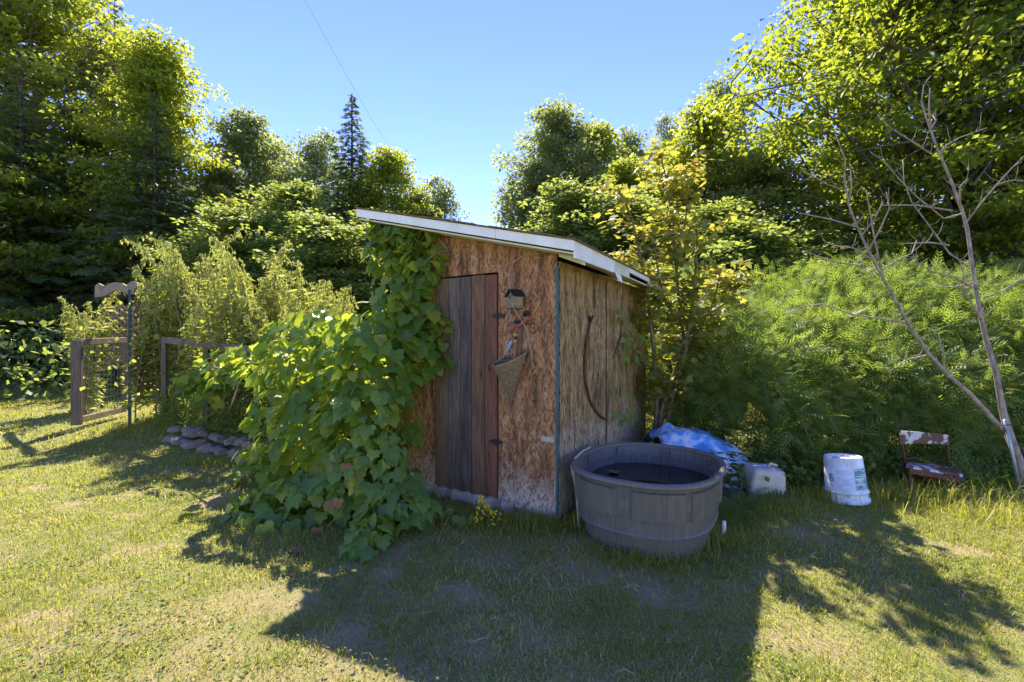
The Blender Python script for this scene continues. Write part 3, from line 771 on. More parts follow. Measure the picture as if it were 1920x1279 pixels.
prof = np.interp(GX, [-.62, -.45, -.1, .2, .4, .62], [.42, .56, .50, .38, .16, .02]) * (1 - sstep(-.05, -.48, GY)) * (1 - .5 * sstep(.4, .75, GY))
rid = np.abs(vnoise(GX * 5 + GY * 3, GY * 5 - GX * 2, 5) - .5) * .16 + np.abs(vnoise(GX * 12, GY * 11 + GX * 4, 8) - .5) * .06
GZ = np.maximum(prof + rid * sstep(.0, .15, prof), .01 + rid * .2)
V = np.stack([GX + .04 * vnoise(GY * 6, GX * 5, 3), GY, GZ], -1).reshape(-1, 3); I = np.arange(nx_ * ny_).reshape(ny_, nx_)
Fc = np.stack([I[:-1, :-1], I[:-1, 1:], I[1:, 1:], I[1:, :-1]], -1).reshape(-1, 4)
o = big_mesh('tarp_sheet', V, Fc, m, None, tarp, True); md = o.modifiers.new('thick', 'SOLIDIFY'); md.thickness = .004
b = MB()
fl = [(.40, -.52, .01), (.50, -.50, .16), (.36, -.44, .30), (.22, -.46, .30), (.30, -.54, .02)]
b.add(fl + [(x, y + .012, z) for x, y, z in fl], [(0, 1, 2, 3, 4), (9, 8, 7, 6, 5), (0, 5, 6, 1), (1, 6, 7, 2), (2, 7, 8, 3), (3, 8, 9, 4), (4, 9, 5, 0)]); b.build('hanging_corner', m, tarp)
# old metal chair in the hedge
P0 = gp(1745, 915); P0.z = ghf(P0.x, P0.y)
ch = thing('metal_chair', 'broken rusty metal chair with chipped white paint sunk into the hedge', 'chair', P0, math.radians(-12))
m, t_, b_, o_ = mat_new('chipped_white_on_rust')
n = noise(t_, mapping(t_), 9, 5, .6, .3); c0 = ramp(t_, n, [(.50, (.10, .042, .03)), (.54, (.50, .47, .46)), (.9, (.62, .60, .58))]).outputs[0]
t_.links.new(c0, b_.inputs['Base Color']); b_.inputs['Roughness'].default_value = .6; bump(t_, b_, n, .3, .004); M['chip'] = m
def cl(u, v, Y=P0.y): 
    p = px(u, v, Y) - P0; return Matrix.Rotation(math.radians(12), 3, 'Z') @ p
bk = MB(); nb = 10
for i in range(nb + 1):
    s = i / nb; c0 = cl(1688 + 92 * s, 808 + 8 * s); yb = .04 * math.sin(s * math.pi)
    h = .125 * (1 - .25 * s)
    for dy in (0, .012): bk.v += [(c0.x, c0.y + yb + dy, c0.z), (c0.x, c0.y + yb + dy, c0.z - h)]
for i in range(nb):
    a = i * 4; c = a + 4
    bk.f += [(a, c, c + 1, a + 1), (a + 2, a + 3, c + 3, c + 2), (a, a + 2, c + 2, c), (a + 1, c + 1, c + 3, a + 3)]
bk.f += [(0, 1, 3, 2), (nb * 4, nb * 4 + 2, nb * 4 + 3, nb * 4 + 1)]
bk.build('backrest', M['chip'], ch)
st = MB()
a0 = cl(1698, 873, P0.y - .12); a1 = cl(1806, 890, P0.y - .12); b0 = cl(1700, 866, P0.y + .2); b1 = cl(1790, 872, P0.y + .2)
dz = Vector((0, 0, -.03)); st.add([a0, a1, b1, b0, a0 + dz, a1 + dz, b1 + dz, b0 + dz], [(0, 1, 2, 3), (7, 6, 5, 4), (0, 4, 5, 1), (1, 5, 6, 2), (2, 6, 7, 3), (3, 7, 4, 0)]); st.build('seat', M['chip'], ch, bevel=.008)
e0, e1 = a0 + Vector((.02, -.01, -.045)), a1 + Vector((-.01, -.01, -.05)); MB().beam(e0, e1, .03, .045).build('seat_rail', M['rust'], ch)
for (u0, v0, u1, v1) in ((1688, 812, 1698, 878), (1776, 822, 1778, 880)):
    MB().tube([cl(u0, v0, P0.y + .03), cl((u0 + u1) / 2 + 1, (v0 + v1) / 2, P0.y + .06), cl(u1, v1, P0.y + .1)], .010, 7).build('back_post', M['rust'], ch, True)
for (u, dy) in ((1706, -.1), (1795, -.1), (1704, .18), (1785, .18)):
    p = cl(u, 884, P0.y + dy); MB().tube([p, (p.x, p.y, -.02)], .011, 7).build('leg', M['rust'], ch, True)
MB().tube([cl(1697, 862, P0.y), cl(1715, 858, P0.y - .03), cl(1740, 866, P0.y - .05), cl(1770, 876, P0.y - .05)], .006, 6).build('bent_wire', M['rust'], ch, True)
# small pipe and leaf on the grass
P0 = gp(1357, 1003); o = MB().tube([P0 + Vector((-.015, -.02, .01)), P0 + Vector((0, 0, .05)), P0 + Vector((.005, .01, .10))], [.016, .017, .015], 10).build('pipe_stub', M['white'], None, True)
tag(o, 'short white pipe end sticking out of the grass by the tank', 'pipe')
P0 = gp(1586, 1081, .03); single_leaf('fallen_leaf', 'small orange fallen leaf on the sunny lawn at right', M['orangeleaf'], P0, .05, .5)
P0 = gp(563, 1040, .03); single_leaf('fallen_leaf', 'brown curled fallen leaf on the grass below the vine', M['deadleaf'], P0, .09, 1.5, flat=1.2)

# ------------------------------------------------------------------ garden gate, arbour, fence
def flat_panel(a, b_, z0, z1):
    pass
G0 = Vector((-6.88, 7.18, 0)); G1 = Vector((-7.32, 8.7, 0)); gd = (G1 - G0).normalized(); GL = (G1 - G0).length
gate = thing('garden_gate', 'open weathered wooden garden gate with wire mesh infill', 'gate', G0, 0)
def gl(s, z): return gd * s + Vector((0, 0, z))
MB().box(gl(.055, .74), (.13, .075, 1.34), Matrix.Rotation(.35, 3, 'Z')).build('stile', M['darkwood'], gate, bevel=.006)
MB().box(gl(GL - .05, .74), (.11, .07, 1.30), Matrix.Rotation(.35, 3, 'Z')).build('stile', M['darkwood'], gate, bevel=.006)
MB().beam(gl(.125, 1.385), gl(GL - .11, 1.42), .06, .10).build('top_rail', M['greywood'], gate, bevel=.006)
MB().beam(gl(.125, .14), gl(GL - .11, .12), .06, .10).build('bottom_rail', M['greywood'], gate, bevel=.006)
mesh = MB()
for i in range(13):
    s = .14 + (GL - .27) * i / 12; mesh.tube([gl(s, .19), gl(s, 1.34)], .003, 4)
for i in range(12):
    z = .22 + 1.1 * i / 11; mesh.tube([gl(.13, z), gl(GL - .12, z)], .003, 4)
tag(mesh.build('wire_mesh', M['wire'], gate), kind='stuff')
def lattice(name, label, A, B, z0, z1, mat):
    A = Vector(A); B = Vector(B); d = (B - A); L = d.length; d.normalize(); nrm = Vector((-d.y, d.x, 0)); H = z1 - z0
    t = thing(name, label, 'lattice', A + Vector((0, 0, 0)), 0, 'lattice sides of the arbour')
    cell = .110
    for layer in (0, 1):
        mb = MB(); k = -int(H / cell) - 1
        while k * cell < L:
            # line x = k*cell + z (or mirrored)
            pts = []
            s0 = max(0, -k * cell); s1 = min(H, L - k * cell)
            if s1 - s0 > .03:
                p = (k * cell + s0, s0); r = (k * cell + s1, s1)
                if layer: p = (L - p[0], p[1]); r = (L - r[0], r[1])
                mb.beam(d * p[0] + nrm * (.009 * layer) + Vector((0, 0, z0 + p[1])), d * r[0] + nrm * (.009 * layer) + Vector((0, 0, z0 + r[1])),   .008, .040, up=nrm.cross(Vector((r[0] - p[0], 0, r[1] - p[1]))) if False else (nrm if False else Vector((0, 0, 1))))
            k += 1
        mb.build('slats', mat, t)
    return t
lw = plank_mat('lattice_wood', (.33, .22, .13), (.18, .115, .065), amt=.2)
PA = Vector((-6.28, 7.5, 0)); PB = Vector((-8.62, 9.6, 0)); PC = Vector((-6.05, 8.55, 0)); PD = Vector((-8.0, 9.75, 0))
lattice('lattice_panel', 'brown lattice panel forming the nearer side of the garden arbour', PA + Vector((.05, .03, 0)), PC, .55, 2.12, lw)
lattice('lattice_panel', 'brown lattice panel forming the far side of the garden arbour', PB + Vector((.05, .0, 0)), PD + Vector((.05, 0, 0)), .95, 2.15, lw)
for lab, P, h in (('dark green metal post at the near edge of the arbour lattice', PA, 2.25), ('green metal post behind the open garden gate', PB, 2.2)):
    z = ghf(P.x, P.y); tp = thing('metal_post', lab, 'post', (P.x, P.y, z), .3, 'metal posts of the arbour')
    b = MB(); b.box((0, 0, h / 2 - .1), (.045, .008, h + .2)); b.box((0, .018, h / 2 - .1), (.008, .036, h + .2)); b.build('tee_bar', M['greenpost'], tp)
    for k in range(12): MB().box((0, -.008, .2 + k * .16), (.018, .008, .02)).build('stud', M['greenpost'], tp)
# weathered arched boards on top
top = thing('arbour_board', 'grey weathered wooden board with a curved top across the arbour', 'board', px(178, 545, 9.4), 0)
A0 = px(178, 545, 9.4)
def arch(pts, Y0, Y1, name, mat):
    n = len(pts); vs = []
    for dy in (0, .05):
        for i, (u, v) in enumerate(pts):
            Y = Y0 + (Y1 - Y0) * (u - 178) / 80; p = px(u, v, Y) - A0; vs.append((p.x, p.y + dy, p.z))
    fs = [tuple(range(n)), tuple(range(2 * n - 1, n - 1, -1))] + [((i + 1) % n, i, i + n, (i + 1) % n + n) for i in range(n)]
    MB().add(vs, fs).build(name, mat, top)
arch([(192, 556), (194, 541), (203, 532), (215, 529), (228, 531), (238, 537), (240, 552), (228, 545), (212, 546)], 9.4, 7.6, 'curved_board', M['greywood'])
arch([(236, 549), (238, 533), (247, 527), (256, 529), (259, 536), (252, 541), (251, 552)], 9.4, 7.6, 'scroll_end', M['greywood'])
arch([(177, 557), (178, 536), (184, 531), (193, 536), (194, 556)], 9.4, 9.3, 'post_cap', M['greywood'])
# fence rail along the garden to the shed
fence = thing('garden_fence', 'low garden fence with dark top rail and thin wire between lattice and vine', 'fence', (-5.6, 7.3, 0), 0)
FA = Vector((-5.55, 7.25, 1.42)); FB = Vector((-3.3, 5.88, 1.28)); FC = Vector((-1.30, 4.70, 1.25)); o0 = Vector((-5.6, 7.3, 0))
MB().beam(FA - o0, FB - o0, .05, .095).build('rail', M['darkwood'], fence, bevel=.005)
MB().beam(FB - o0 + Vector((.02, 0, 0)), FC - o0, .05, .095).build('rail', M['darkwood'], fence, bevel=.005)
for P in (FA, FA.lerp(FB, .5), FB, FB.lerp(FC, .5)):
    q = P - o0 + Vector((0, .05, 0)); z = ghf(P.x, P.y); MB().beam((q.x, q.y, z - .1), (q.x, q.y, q.z - .02), .07, .07, (0, 1, 0)).build('fence_post', M['darkwood'], fence)
mesh = MB()
dF = (FC - FA); dF.z = 0; LF = dF.length
for i in range(int(LF / .1)):
    p = FA.lerp(FC, i * .1 / LF) - o0; mesh.tube([(p.x, p.y, .1), (p.x, p.y, 1.3)], .0018, 3)
for k in range(10):
    z = .2 + k * .115; a = FA - o0; c = FC - o0; mesh.tube([(a.x, a.y, z), (c.x, c.y, z)], .0018, 3)
tag(mesh.build('wire_mesh', M['wire'], fence), kind='stuff')
pz = px(455, 690, 5.5); qz = px(420, 800, 5.4)
o = MB().tube([px(457, 690, 5.45), px(440, 745, 5.4), gp(422, 812)], [.010, .012, .013], 6).build('leaning_stick', M['drystem'], None, True); tag(o, 'thin grey stick leaning between the fence and stone edging', 'stick')
# stone edging
edge = thing('stone_edging', 'rough row of grey field stones edging the raised garden', 'edging', (-3.4, 5.7, 0))
def stone_mesh(seed):
    bm = bmesh.new(); bmesh.ops.create_icosphere(bm, subdivisions=2, radius=1); r = random.Random(seed)
    off = Vector((r.random() * 9, r.random() * 9, r.random() * 9))
    for v in bm.verts:
        from mathutils import noise as mn
        v.co *= 1 + .5 * mn.noise(v.co * .9 + off) + .22 * mn.noise(v.co * 2.6 + off); v.co.z *= .7
    me = bpy.data.meshes.new('stone'); bm.to_mesh(me); bm.free(); me.materials.append(M['stone']); return me
SM = [stone_mesh(i) for i in range(6)]
for i in range(30):
    s = (i // 2) / 14.0; x = -4.7 + 2.75 * s; y = 6.32 - 1.56 * s; lay = i % 2
    o = link('stone', SM[i % 6], edge); sc = random.uniform(.09, .15) * (1 if not lay else .8)
    o.location = (x + random.uniform(-.07, .07) + 3.4, y - 5.7 + .10 * lay + random.uniform(-.03, .03), ghf(x, y - .2) + .04 + .13 * lay)
    o.scale = (sc * 1.25, sc, sc * .9); o.rotation_euler = (random.uniform(-.3, .3), random.uniform(-.3, .3), random.uniform(0, 6))
# overhead cable
P_a = px(556, -30, 7.0); P_b = px(735, 283, 24); P_b2 = px(850, 440, 40)
pts = [P_a.lerp(P_b, s) - Vector((0, 0, .5 * s * (1 - s))) for s in np.linspace(0, 1, 20)] + [P_b2]
o = MB().tube(pts, [.005] * 20 + [.007], 5).build('overhead_cable', simple('pale_cable', (.62, .64, .66), None, 5, .5, bmp=0)); tag(o, 'thin pale overhead cable crossing the sky', 'cable')

# ------------------------------------------------------------------ trees
L = {}
L['maple'] = leaf_mat('maple_leaf', (.075, .135, .020), (.15, .20, .025), (.66, .72, .04), .58, .5)
L['birch'] = leaf_mat('birch_leaf', (.12, .16, .055), (.21, .23, .085), (.60, .66, .14), .55, .5)
L['dark'] = leaf_mat('dark_leaf', (.10, .155, .040), (.17, .215, .050), (.58, .66, .09), .55, .55)
L['lime'] = leaf_mat('lime_leaf', (.10, .16, .020), (.19, .23, .028), (.76, .78, .05), .6, .5)
L['needle'] = leaf_mat('spruce_needle', (.085, .13, .050), (.14, .19, .070), (.40, .48, .12), .42, .6)
L['cedar'] = leaf_mat('cedar_spray', (.075, .145, .028), (.15, .22, .045), (.50, .62, .06), .46, .55, (.28, .25, .08))
L['grape'] = leaf_mat('grape_leaf', (.085, .165, .030), (.17, .27, .045), (.70, .82, .04), .55, .40, (.36, .34, .05))
L['grape_obj'] = obj_leaf_mat('grape_leaf_single', (.085, .17, .042), (.18, .275, .055), (.70, .82, .04), .55)
L['ymaple'] = leaf_mat('young_maple_leaf', (.13, .18, .05), (.27, .28, .06), (.72, .64, .05), .55, .5)
L['ymaple_obj'] = obj_leaf_mat('young_maple_leaf_single', (.14, .19, .06), (.32, .28, .06), (.74, .62, .05), .55)
L['omaple_obj'] = obj_leaf_mat('orange_maple_leaf_single', (.62, .42, .06), (.66, .36, .12), (.90, .58, .08), .55)
L['weed'] = leaf_mat('weed_leaf', (.14, .19, .035), (.32, .32, .07), (.72, .72, .08), .55, .6)
L['plume'] = leaf_mat('weed_plume', (.22, .28, .06), (.44, .44, .12), (.70, .72, .12), .5, .7)
L['under'] = leaf_mat('undergrowth_leaf', (.075, .135, .024), (.17, .22, .040), (.58, .66, .06), .52, .55)

def limb_path(p0, p1, r, n=5, sagk=.0, wob=.12):
    p0 = Vector(p0); p1 = Vector(p1); Ld = (p1 - p0).length; pts = []
    for i in range(n + 1):
        s = i / n; p = p0.lerp(p1, s)
        k = math.sin(s * math.pi) * Ld * wob
        p += Vector((r.uniform(-1, 1), r.uniform(-1, 1), r.uniform(-.6, 1))) * k * .6
        p.z += sagk * s * s * Ld
        pts.append(p)
    return pts

def broadleaf(name, H, R, z0, mat, nclu, per, ls, seed, flat=.5, csz=.5, shape='egg', trunk_r=.16, bark='bark', stems=1):
    """an Empty with a trunk (limbs included) and a crown of leaves gathered in clumps at the twig ends"""
    r = random.Random(seed); g = np.random.default_rng(seed)
    root = bpy.data.objects.new(name, None); COL.objects.link(root)
    mb = MB(); centres = []
    lean = [(r.uniform(-.12, .12) * H * .3, r.uniform(-.12, .12) * H * .3) for _ in range(stems)]
    for sidx in range(stems):
        bx, by = (0, 0) if stems == 1 else (r.uniform(-.35, .35), r.uniform(-.35, .35))
        tp = []
        for i in range(9):
            s = i / 8; tp.append(Vector((bx + lean[sidx][0] * s + r.uniform(-.1, .1) * s, by + lean[sidx][1] * s + r.uniform(-.1, .1) * s, -.2 + (H * .93 + .2) * s)))
        mb.tube(tp, [trunk_r * (1.15 - i / 8 * 1.05) for i in range(9)], 8)
        nl = nclu // (5 * stems)
        for k in range(nl):
            f = (k + r.random()) / nl
            zf = f ** .85; z = z0 + (H - z0) * zf
            if shape == 'egg': rad = R * math.sin(min(1, (zf * .86 + .14)) * math.pi) ** .6
            elif shape == 'cone': rad = R * (1.05 - zf)
            else: rad = R * (1 - zf ** 3) * (.75 + .25 * math.sin(zf * 3.1))
            rad = max(rad, .25) * r.uniform(.62, 1.12); a = k * 2.399 + r.uniform(-.5, .5)
            hs_ = max(z - rad * r.uniform(.25, .6), z0 * .7); si = min(hs_ / H * 8, 7.9); i0 = int(si)
            st = tp[i0].lerp(tp[i0 + 1], si - i0)
            en = Vector((st.x + rad * math.cos(a), st.y + rad * math.sin(a), z))
            path = limb_path(st, en, r, 5, 0, .12); lr = trunk_r * .35 * (1 - zf * .6)
            mb.tube(path, [lr * (1 - i / 5.5) for i in range(6)], 5)
            for q in range(5):
                s = r.uniform(.28, 1.05); i0 = min(int(s * 5), 4); c = path[i0].lerp(path[i0 + 1], min(s * 5 - i0, 1.2))
                off = Vector((r.uniform(-1, 1), r.uniform(-1, 1), r.uniform(-.5, .7))) * rad * .28
                e2 = c + off; mb.tube([c, c.lerp(e2, .5) + Vector((0, 0, .04)), e2], [lr * .35, lr * .22, lr * .08], 4)
                centres.append(tuple(e2))
    mb.build('trunk', M[bark], root, True)
    cen = np.array(centres); n = len(cen) * per
    ci = np.repeat(np.arange(len(cen)), per)
    csize = (csz * (0.6 + .8 * g.random(len(cen))))[ci]
    d = g.normal(size=(n, 3)) * .52; dn = np.linalg.norm(d, axis=1, keepdims=True); d = d * np.minimum(1, .95 / dn)
    P = cen[ci] + d * csize[:, None] * np.array([1, 1, flat])
    fw = d * np.array([1, 1, .3]) + g.normal(size=(n, 3)) * .5 + np.array([0, 0, -.35])
    nr = np.array([0, 0, 1.0]) + g.normal(size=(n, 3)) * .55
    S = ls * (.45 + .95 * g.random(n))
    V, Fc = scatter(LEAF4_V, LEAF4_F, P, fw, nr, S)
    T = np.stack([np.clip(g.random(n) * .7 + .3 * g.random(len(cen))[ci], 0, 1), g.random(n), g.random(n)], 1)
    big_mesh('crown', V, Fc, mat, np.repeat(T, 4, axis=0), root)
    return root

def conifer(name, H, R, mat, seed, whorls=26, z0=.8, ls=.32, dens=1.0, droop=.25):
    r = random.Random(seed); g = np.random.default_rng(seed)
    root = bpy.data.objects.new(name, None); COL.objects.link(root)
    mb = MB(); mb.tube([(0, 0, -.2), (0, 0, H * .5), (0, 0, H)], [H * .014, H * .008, .01], 8)
    P = []; FW = []; S = []
    for k in range(whorls):
        f = k / (whorls - 1); z = z0 + (H - z0 - .15) * f; L_ = R * (1 - f) ** .95 + .05
        nb = 7 if f < .8 else 5
        for j in range(nb):
            a = j * 2 * math.pi / nb + k * .7 + r.uniform(-.25, .25); Lb = L_ * r.uniform(.7, 1.12)
            dx, dy = math.cos(a), math.sin(a)
            pts = [Vector((dx * Lb * s, dy * Lb * s, z + r.uniform(-.05, .05) + Lb * (.12 * s - droop * s * s))) for s in (0, .35, .7, 1)]
            mb.tube(pts, [.02 + .012 * Lb, .015, .01, .004], 4)
            m_ = int((10 + 26 * Lb) * dens)
            for q in range(m_):
                s = r.random() ** .7; i0 = min(int(s * 3), 2); c = pts[i0].lerp(pts[i0 + 1], s * 3 - i0)
                sd = r.choice((-1, 1)); sp = (1.02 - s) * Lb * .38 * r.random()
                c = c + Vector((-dy * sd, dx * sd, -.25)) * sp + Vector((0, 0, r.uniform(-.06, .03)))
                P.append(tuple(c)); FW.append((dx * .8 - dy * sd * .7, dy * .8 + dx * sd * .7, r.uniform(-.45, .1))); S.append(ls * r.uniform(.55, 1.1) * (.28 + .72 * (1 - f)))
    mb.build('trunk', M['bark'], root, True)
    P = np.array(P); FW = np.array(FW); n = len(P); nr = np.array([0, 0, 1.0]) + g.normal(size=(n, 3)) * .35
    V, Fc = scatter(NSPRAY_V, NSPRAY_F, P, FW, nr, np.array(S))
    big_mesh('crown', V, Fc, mat, tints(n, len(NSPRAY_V)), root)
    return root
def place(o, u, Y, label, cat='tree', scale=1.0, sz=None, rz=0.0, group=None):
    x = (u - CU) / F * Y
    o.location = (x, Y, ghf(x, Y) if Y < 14 else -.05); o.scale = (scale, scale, sz or scale); o.rotation_euler = (0, 0, rz)
    tag(o, label, cat, group); return o

# prototypes for the woods behind (height about 10 m, copied below)
pa = broadleaf('broadleaf_tree', 10, 2.2, 1.8, L['birch'], 420, 66, .13, 11, .5, .50, 'egg', .11)
pb = broadleaf('broadleaf_tree', 10, 2.4, 1.4, L['lime'], 400, 72, .14, 12, .36, .55, 'egg', .12)
pc = broadleaf('broadleaf_tree', 10, 2.4, .8, L['dark'], 400, 72, .14, 13, .36, .58, 'egg', .10)
pd_ = broadleaf('broadleaf_tree', 10, 2.0, 2.0, L['birch'], 340, 56, .12, 14, .6, .48, 'egg', .09, stems=2)
ps = conifer('spruce_tree', 10, 2.3, L['needle'], 21, 38, .5, .56, .85, .22)
GB = 'trees of the wood behind the garden'
used = set()
def wood(proto, u, vtop, Y, rs, label, rz=None):
    o = proto if proto.name not in used else copy_tree(proto)
    used.add(proto.name)
    Hh = CAM_H + (CV - vtop) * Y / F
    place(o, u, Y, label, 'tree', rs * (1.3 if 'spruce' not in proto.name else 1.0), Hh / 10.0, rz if rz is not None else random.uniform(0, 6.28), GB); return o
wood(pa, 470, 210, 24, 1.05, 'tall pale green tree rising left of the two silvery trees behind the garden')
wood(pd_, 585, 240, 26, 1.0, 'thin silvery green tree immediately left of the dark spruce')
wood(ps, 660, 172, 22, 1.5, 'tall dark pointed spruce left of the shed roof')
wood(pb, 735, 283, 22, .75, 'yellow-green tree just right of the dark spruce')
wood(pd_, 825, 338, 25, .72, 'small airy tree at the left end of the gap above the shed roof')
wood(pa, 415, 300, 21, .8, 'pale leafy tree at the right edge of the big left-hand trees')
wood(pc, 540, 330, 17.5, .8, 'dark green tree behind the tall weeds, left of the spruce')
wood(pc, 620, 400, 15.5, .8, 'low dark tree in front of the spruce above the vine')
wood(pc, 460, 385, 16.5, .85, 'low dark tree behind the plumes of the weeds')
wood(pc, 720, 395, 18, .8, 'dark tree filling the gap behind the high end of the shed roof')
wood(ps, 757, 290, 27, .5, 'small spruce tip showing behind the yellow-green tree')
wood(pa, 1040, 195, 20, .95, 'tall rounded green tree right of the sky gap above the shed')
wood(pb, 1128, 232, 21, .75, 'dark green narrow tree second from the sky gap')
wood(ps, 1097, 225, 24, .5, 'spruce tip between the two tall trees right of the sky gap')
wood(pd_, 1195, 235, 22, .75, 'slim birch-like tree above the orange young maple')
wood(pa, 1003, 300, 18.5, .62, 'lower pale tree at the left edge of the right-hand wood')
wood(pd_, 1250, 225, 23, .6, 'slim pointed tree left of the bright maple top')
wood(pb, 1312, 195, 16.5, .62, 'bright green rounded maple top left of the big maple')
wood(pd_, 1375, 150, 19, .85, 'greyish tall tree against the left flank of the big maple')
wood(pc, 1085, 330, 15, .75, 'low olive tree right above the shed roof end')
wood(pc, 1180, 350, 13.5, .7, 'low dark tree behind the orange young maple')
wood(pc, 1330, 370, 12.5, .75, 'low dark tree behind the cedar hedge and bright maple')
wood(pa, 1420, 280, 15, .8, 'green tree half hidden behind the left flank of the big maple')
wood(pd_, 520, 262, 27, 1.0, 'thin pale tree between the tall pale tree and the silvery one')
wood(pa, 690, 330, 26, .8, 'pale tree peeping out right behind the spruce foot')
wood(pa, 785, 352, 23, .62, 'small round pale tree over the high part of the roof')
wood(pb, 1165, 300, 17, .7, 'yellow-green tree behind the top of the young maple')
wood(pa, 1265, 290, 17.5, .75, 'pale tree between young maple and bright maple top')
wood(pc, 1395, 420, 11.5, .62, 'dark bushy tree close behind the hedge left of the big maple')
wood(pc, 1500, 440, 12.5, .7, 'dark bushy tree below the left flank of the big maple')
# big trees framing the picture
t = broadleaf('maple_tree', 14.5, 6.2, 2.4, L['maple'], 1450, 130, .14, 31, .26, .72, 'egg', .26, stems=3)
place(t, 1835, 12.6, 'huge spreading maple filling the upper right of the picture')
t = broadleaf('broadleaf_tree', 20, 6.0, 4.0, L['lime'], 1000, 95, .18, 32, .20, .85, 'egg', .30, stems=2)
place(t, 40, 20, 'huge lime-green tree filling the upper left corner')
t = conifer('hemlock_tree', 17.5, 5.0, L['needle'], 33, 32, 1.5, .72, .62, .18)
place(t, 215, 21, 'big dark hemlock inside the left-hand trees')
t = conifer('hemlock_tree', 12.5, 4.2, L['needle'], 34, 28, .8, .64, .7, .2)
place(t, 40, 17, 'dark drooping hemlock at the far left behind the lawn')
t = conifer('hemlock_tree', 11, 4.0, L['needle'], 36, 28, .5, .6, .7, .2)
place(t, 290, 17.5, 'dark hemlock behind the arbour and tall weeds')
t = broadleaf('broadleaf_tree', 14, 4.8, 1.6, L['lime'], 250, 150, .15, 35, .20, .95, 'cone', .18)
place(t, 285, 18.6, 'yellow-green layered tree in front of the big dark hemlock')
t = broadleaf('broadleaf_tree', 8.5, 3.0, 3.2, L['lime'], 160, 120, .14, 37, .3, .7, 'egg', .10)
place(t, -60, 15.5, 'low bright green branch mass at the left picture edge')

# wood that closes the view far behind: one mass
def far_wood():
    g = np.random.default_rng(5); n = 52000
    ang = g.uniform(-1.15, 1.15, n); rad = g.uniform(29, 44, n); x = np.sin(ang) * rad; y = np.cos(ang) * rad
    hmax = 4.5 + 4.5 * vnoise(ang * 14, rad * .15, 3) + 2.5 * np.abs(ang); hmax = np.where(np.abs(ang + .06) < .12, hmax * .75, hmax)
    z = g.random(n) ** .8 * hmax
    P = np.stack([x, y, z], 1); fw = g.normal(size=(n, 3)) + np.array([0, 0, -.4]); nr = g.normal(size=(n, 3)) * .7 + np.array([0, -.3, 1])
    V, Fc = scatter(LEAF4_V, LEAF4_F, P, fw, nr, .55 * (.6 + .8 * g.random(n)))
    o = big_mesh('far_wood', V, Fc, L['dark'], tints(n, 4)); tag(o, 'dense green wood closing the view behind the trees', 'wood', kind='stuff')
    # low brush between the trunks
    n = 40000; ang = g.uniform(-1.1, 1.1, n); rad = g.uniform(14.5, 28, n); x = np.sin(ang) * rad; y = np.cos(ang) * rad
    keep = (x > -3.5) | (y > 19) | ((x + 9) ** 2 < 30); 
    hm = .4 + 2.4 * fbm(x * .35, y * .35, 9); z = g.random(n) ** 1.2 * hm
    P = np.stack([x, y, z], 1)[keep]; n = len(P); fw = g.normal(size=(n, 3)); nr = g.normal(size=(n, 3)) * .5 + np.array([0, 0, 1])
    V, Fc = scatter(LEAF4_V, LEAF4_F, P, fw, nr, .16 * (.6 + .8 * g.random(n)))
    o = big_mesh('forest_brush', V, Fc, L['dark'], tints(n, 4)); tag(o, 'low leafy brush under the trees', 'brush', kind='stuff')
far_wood()

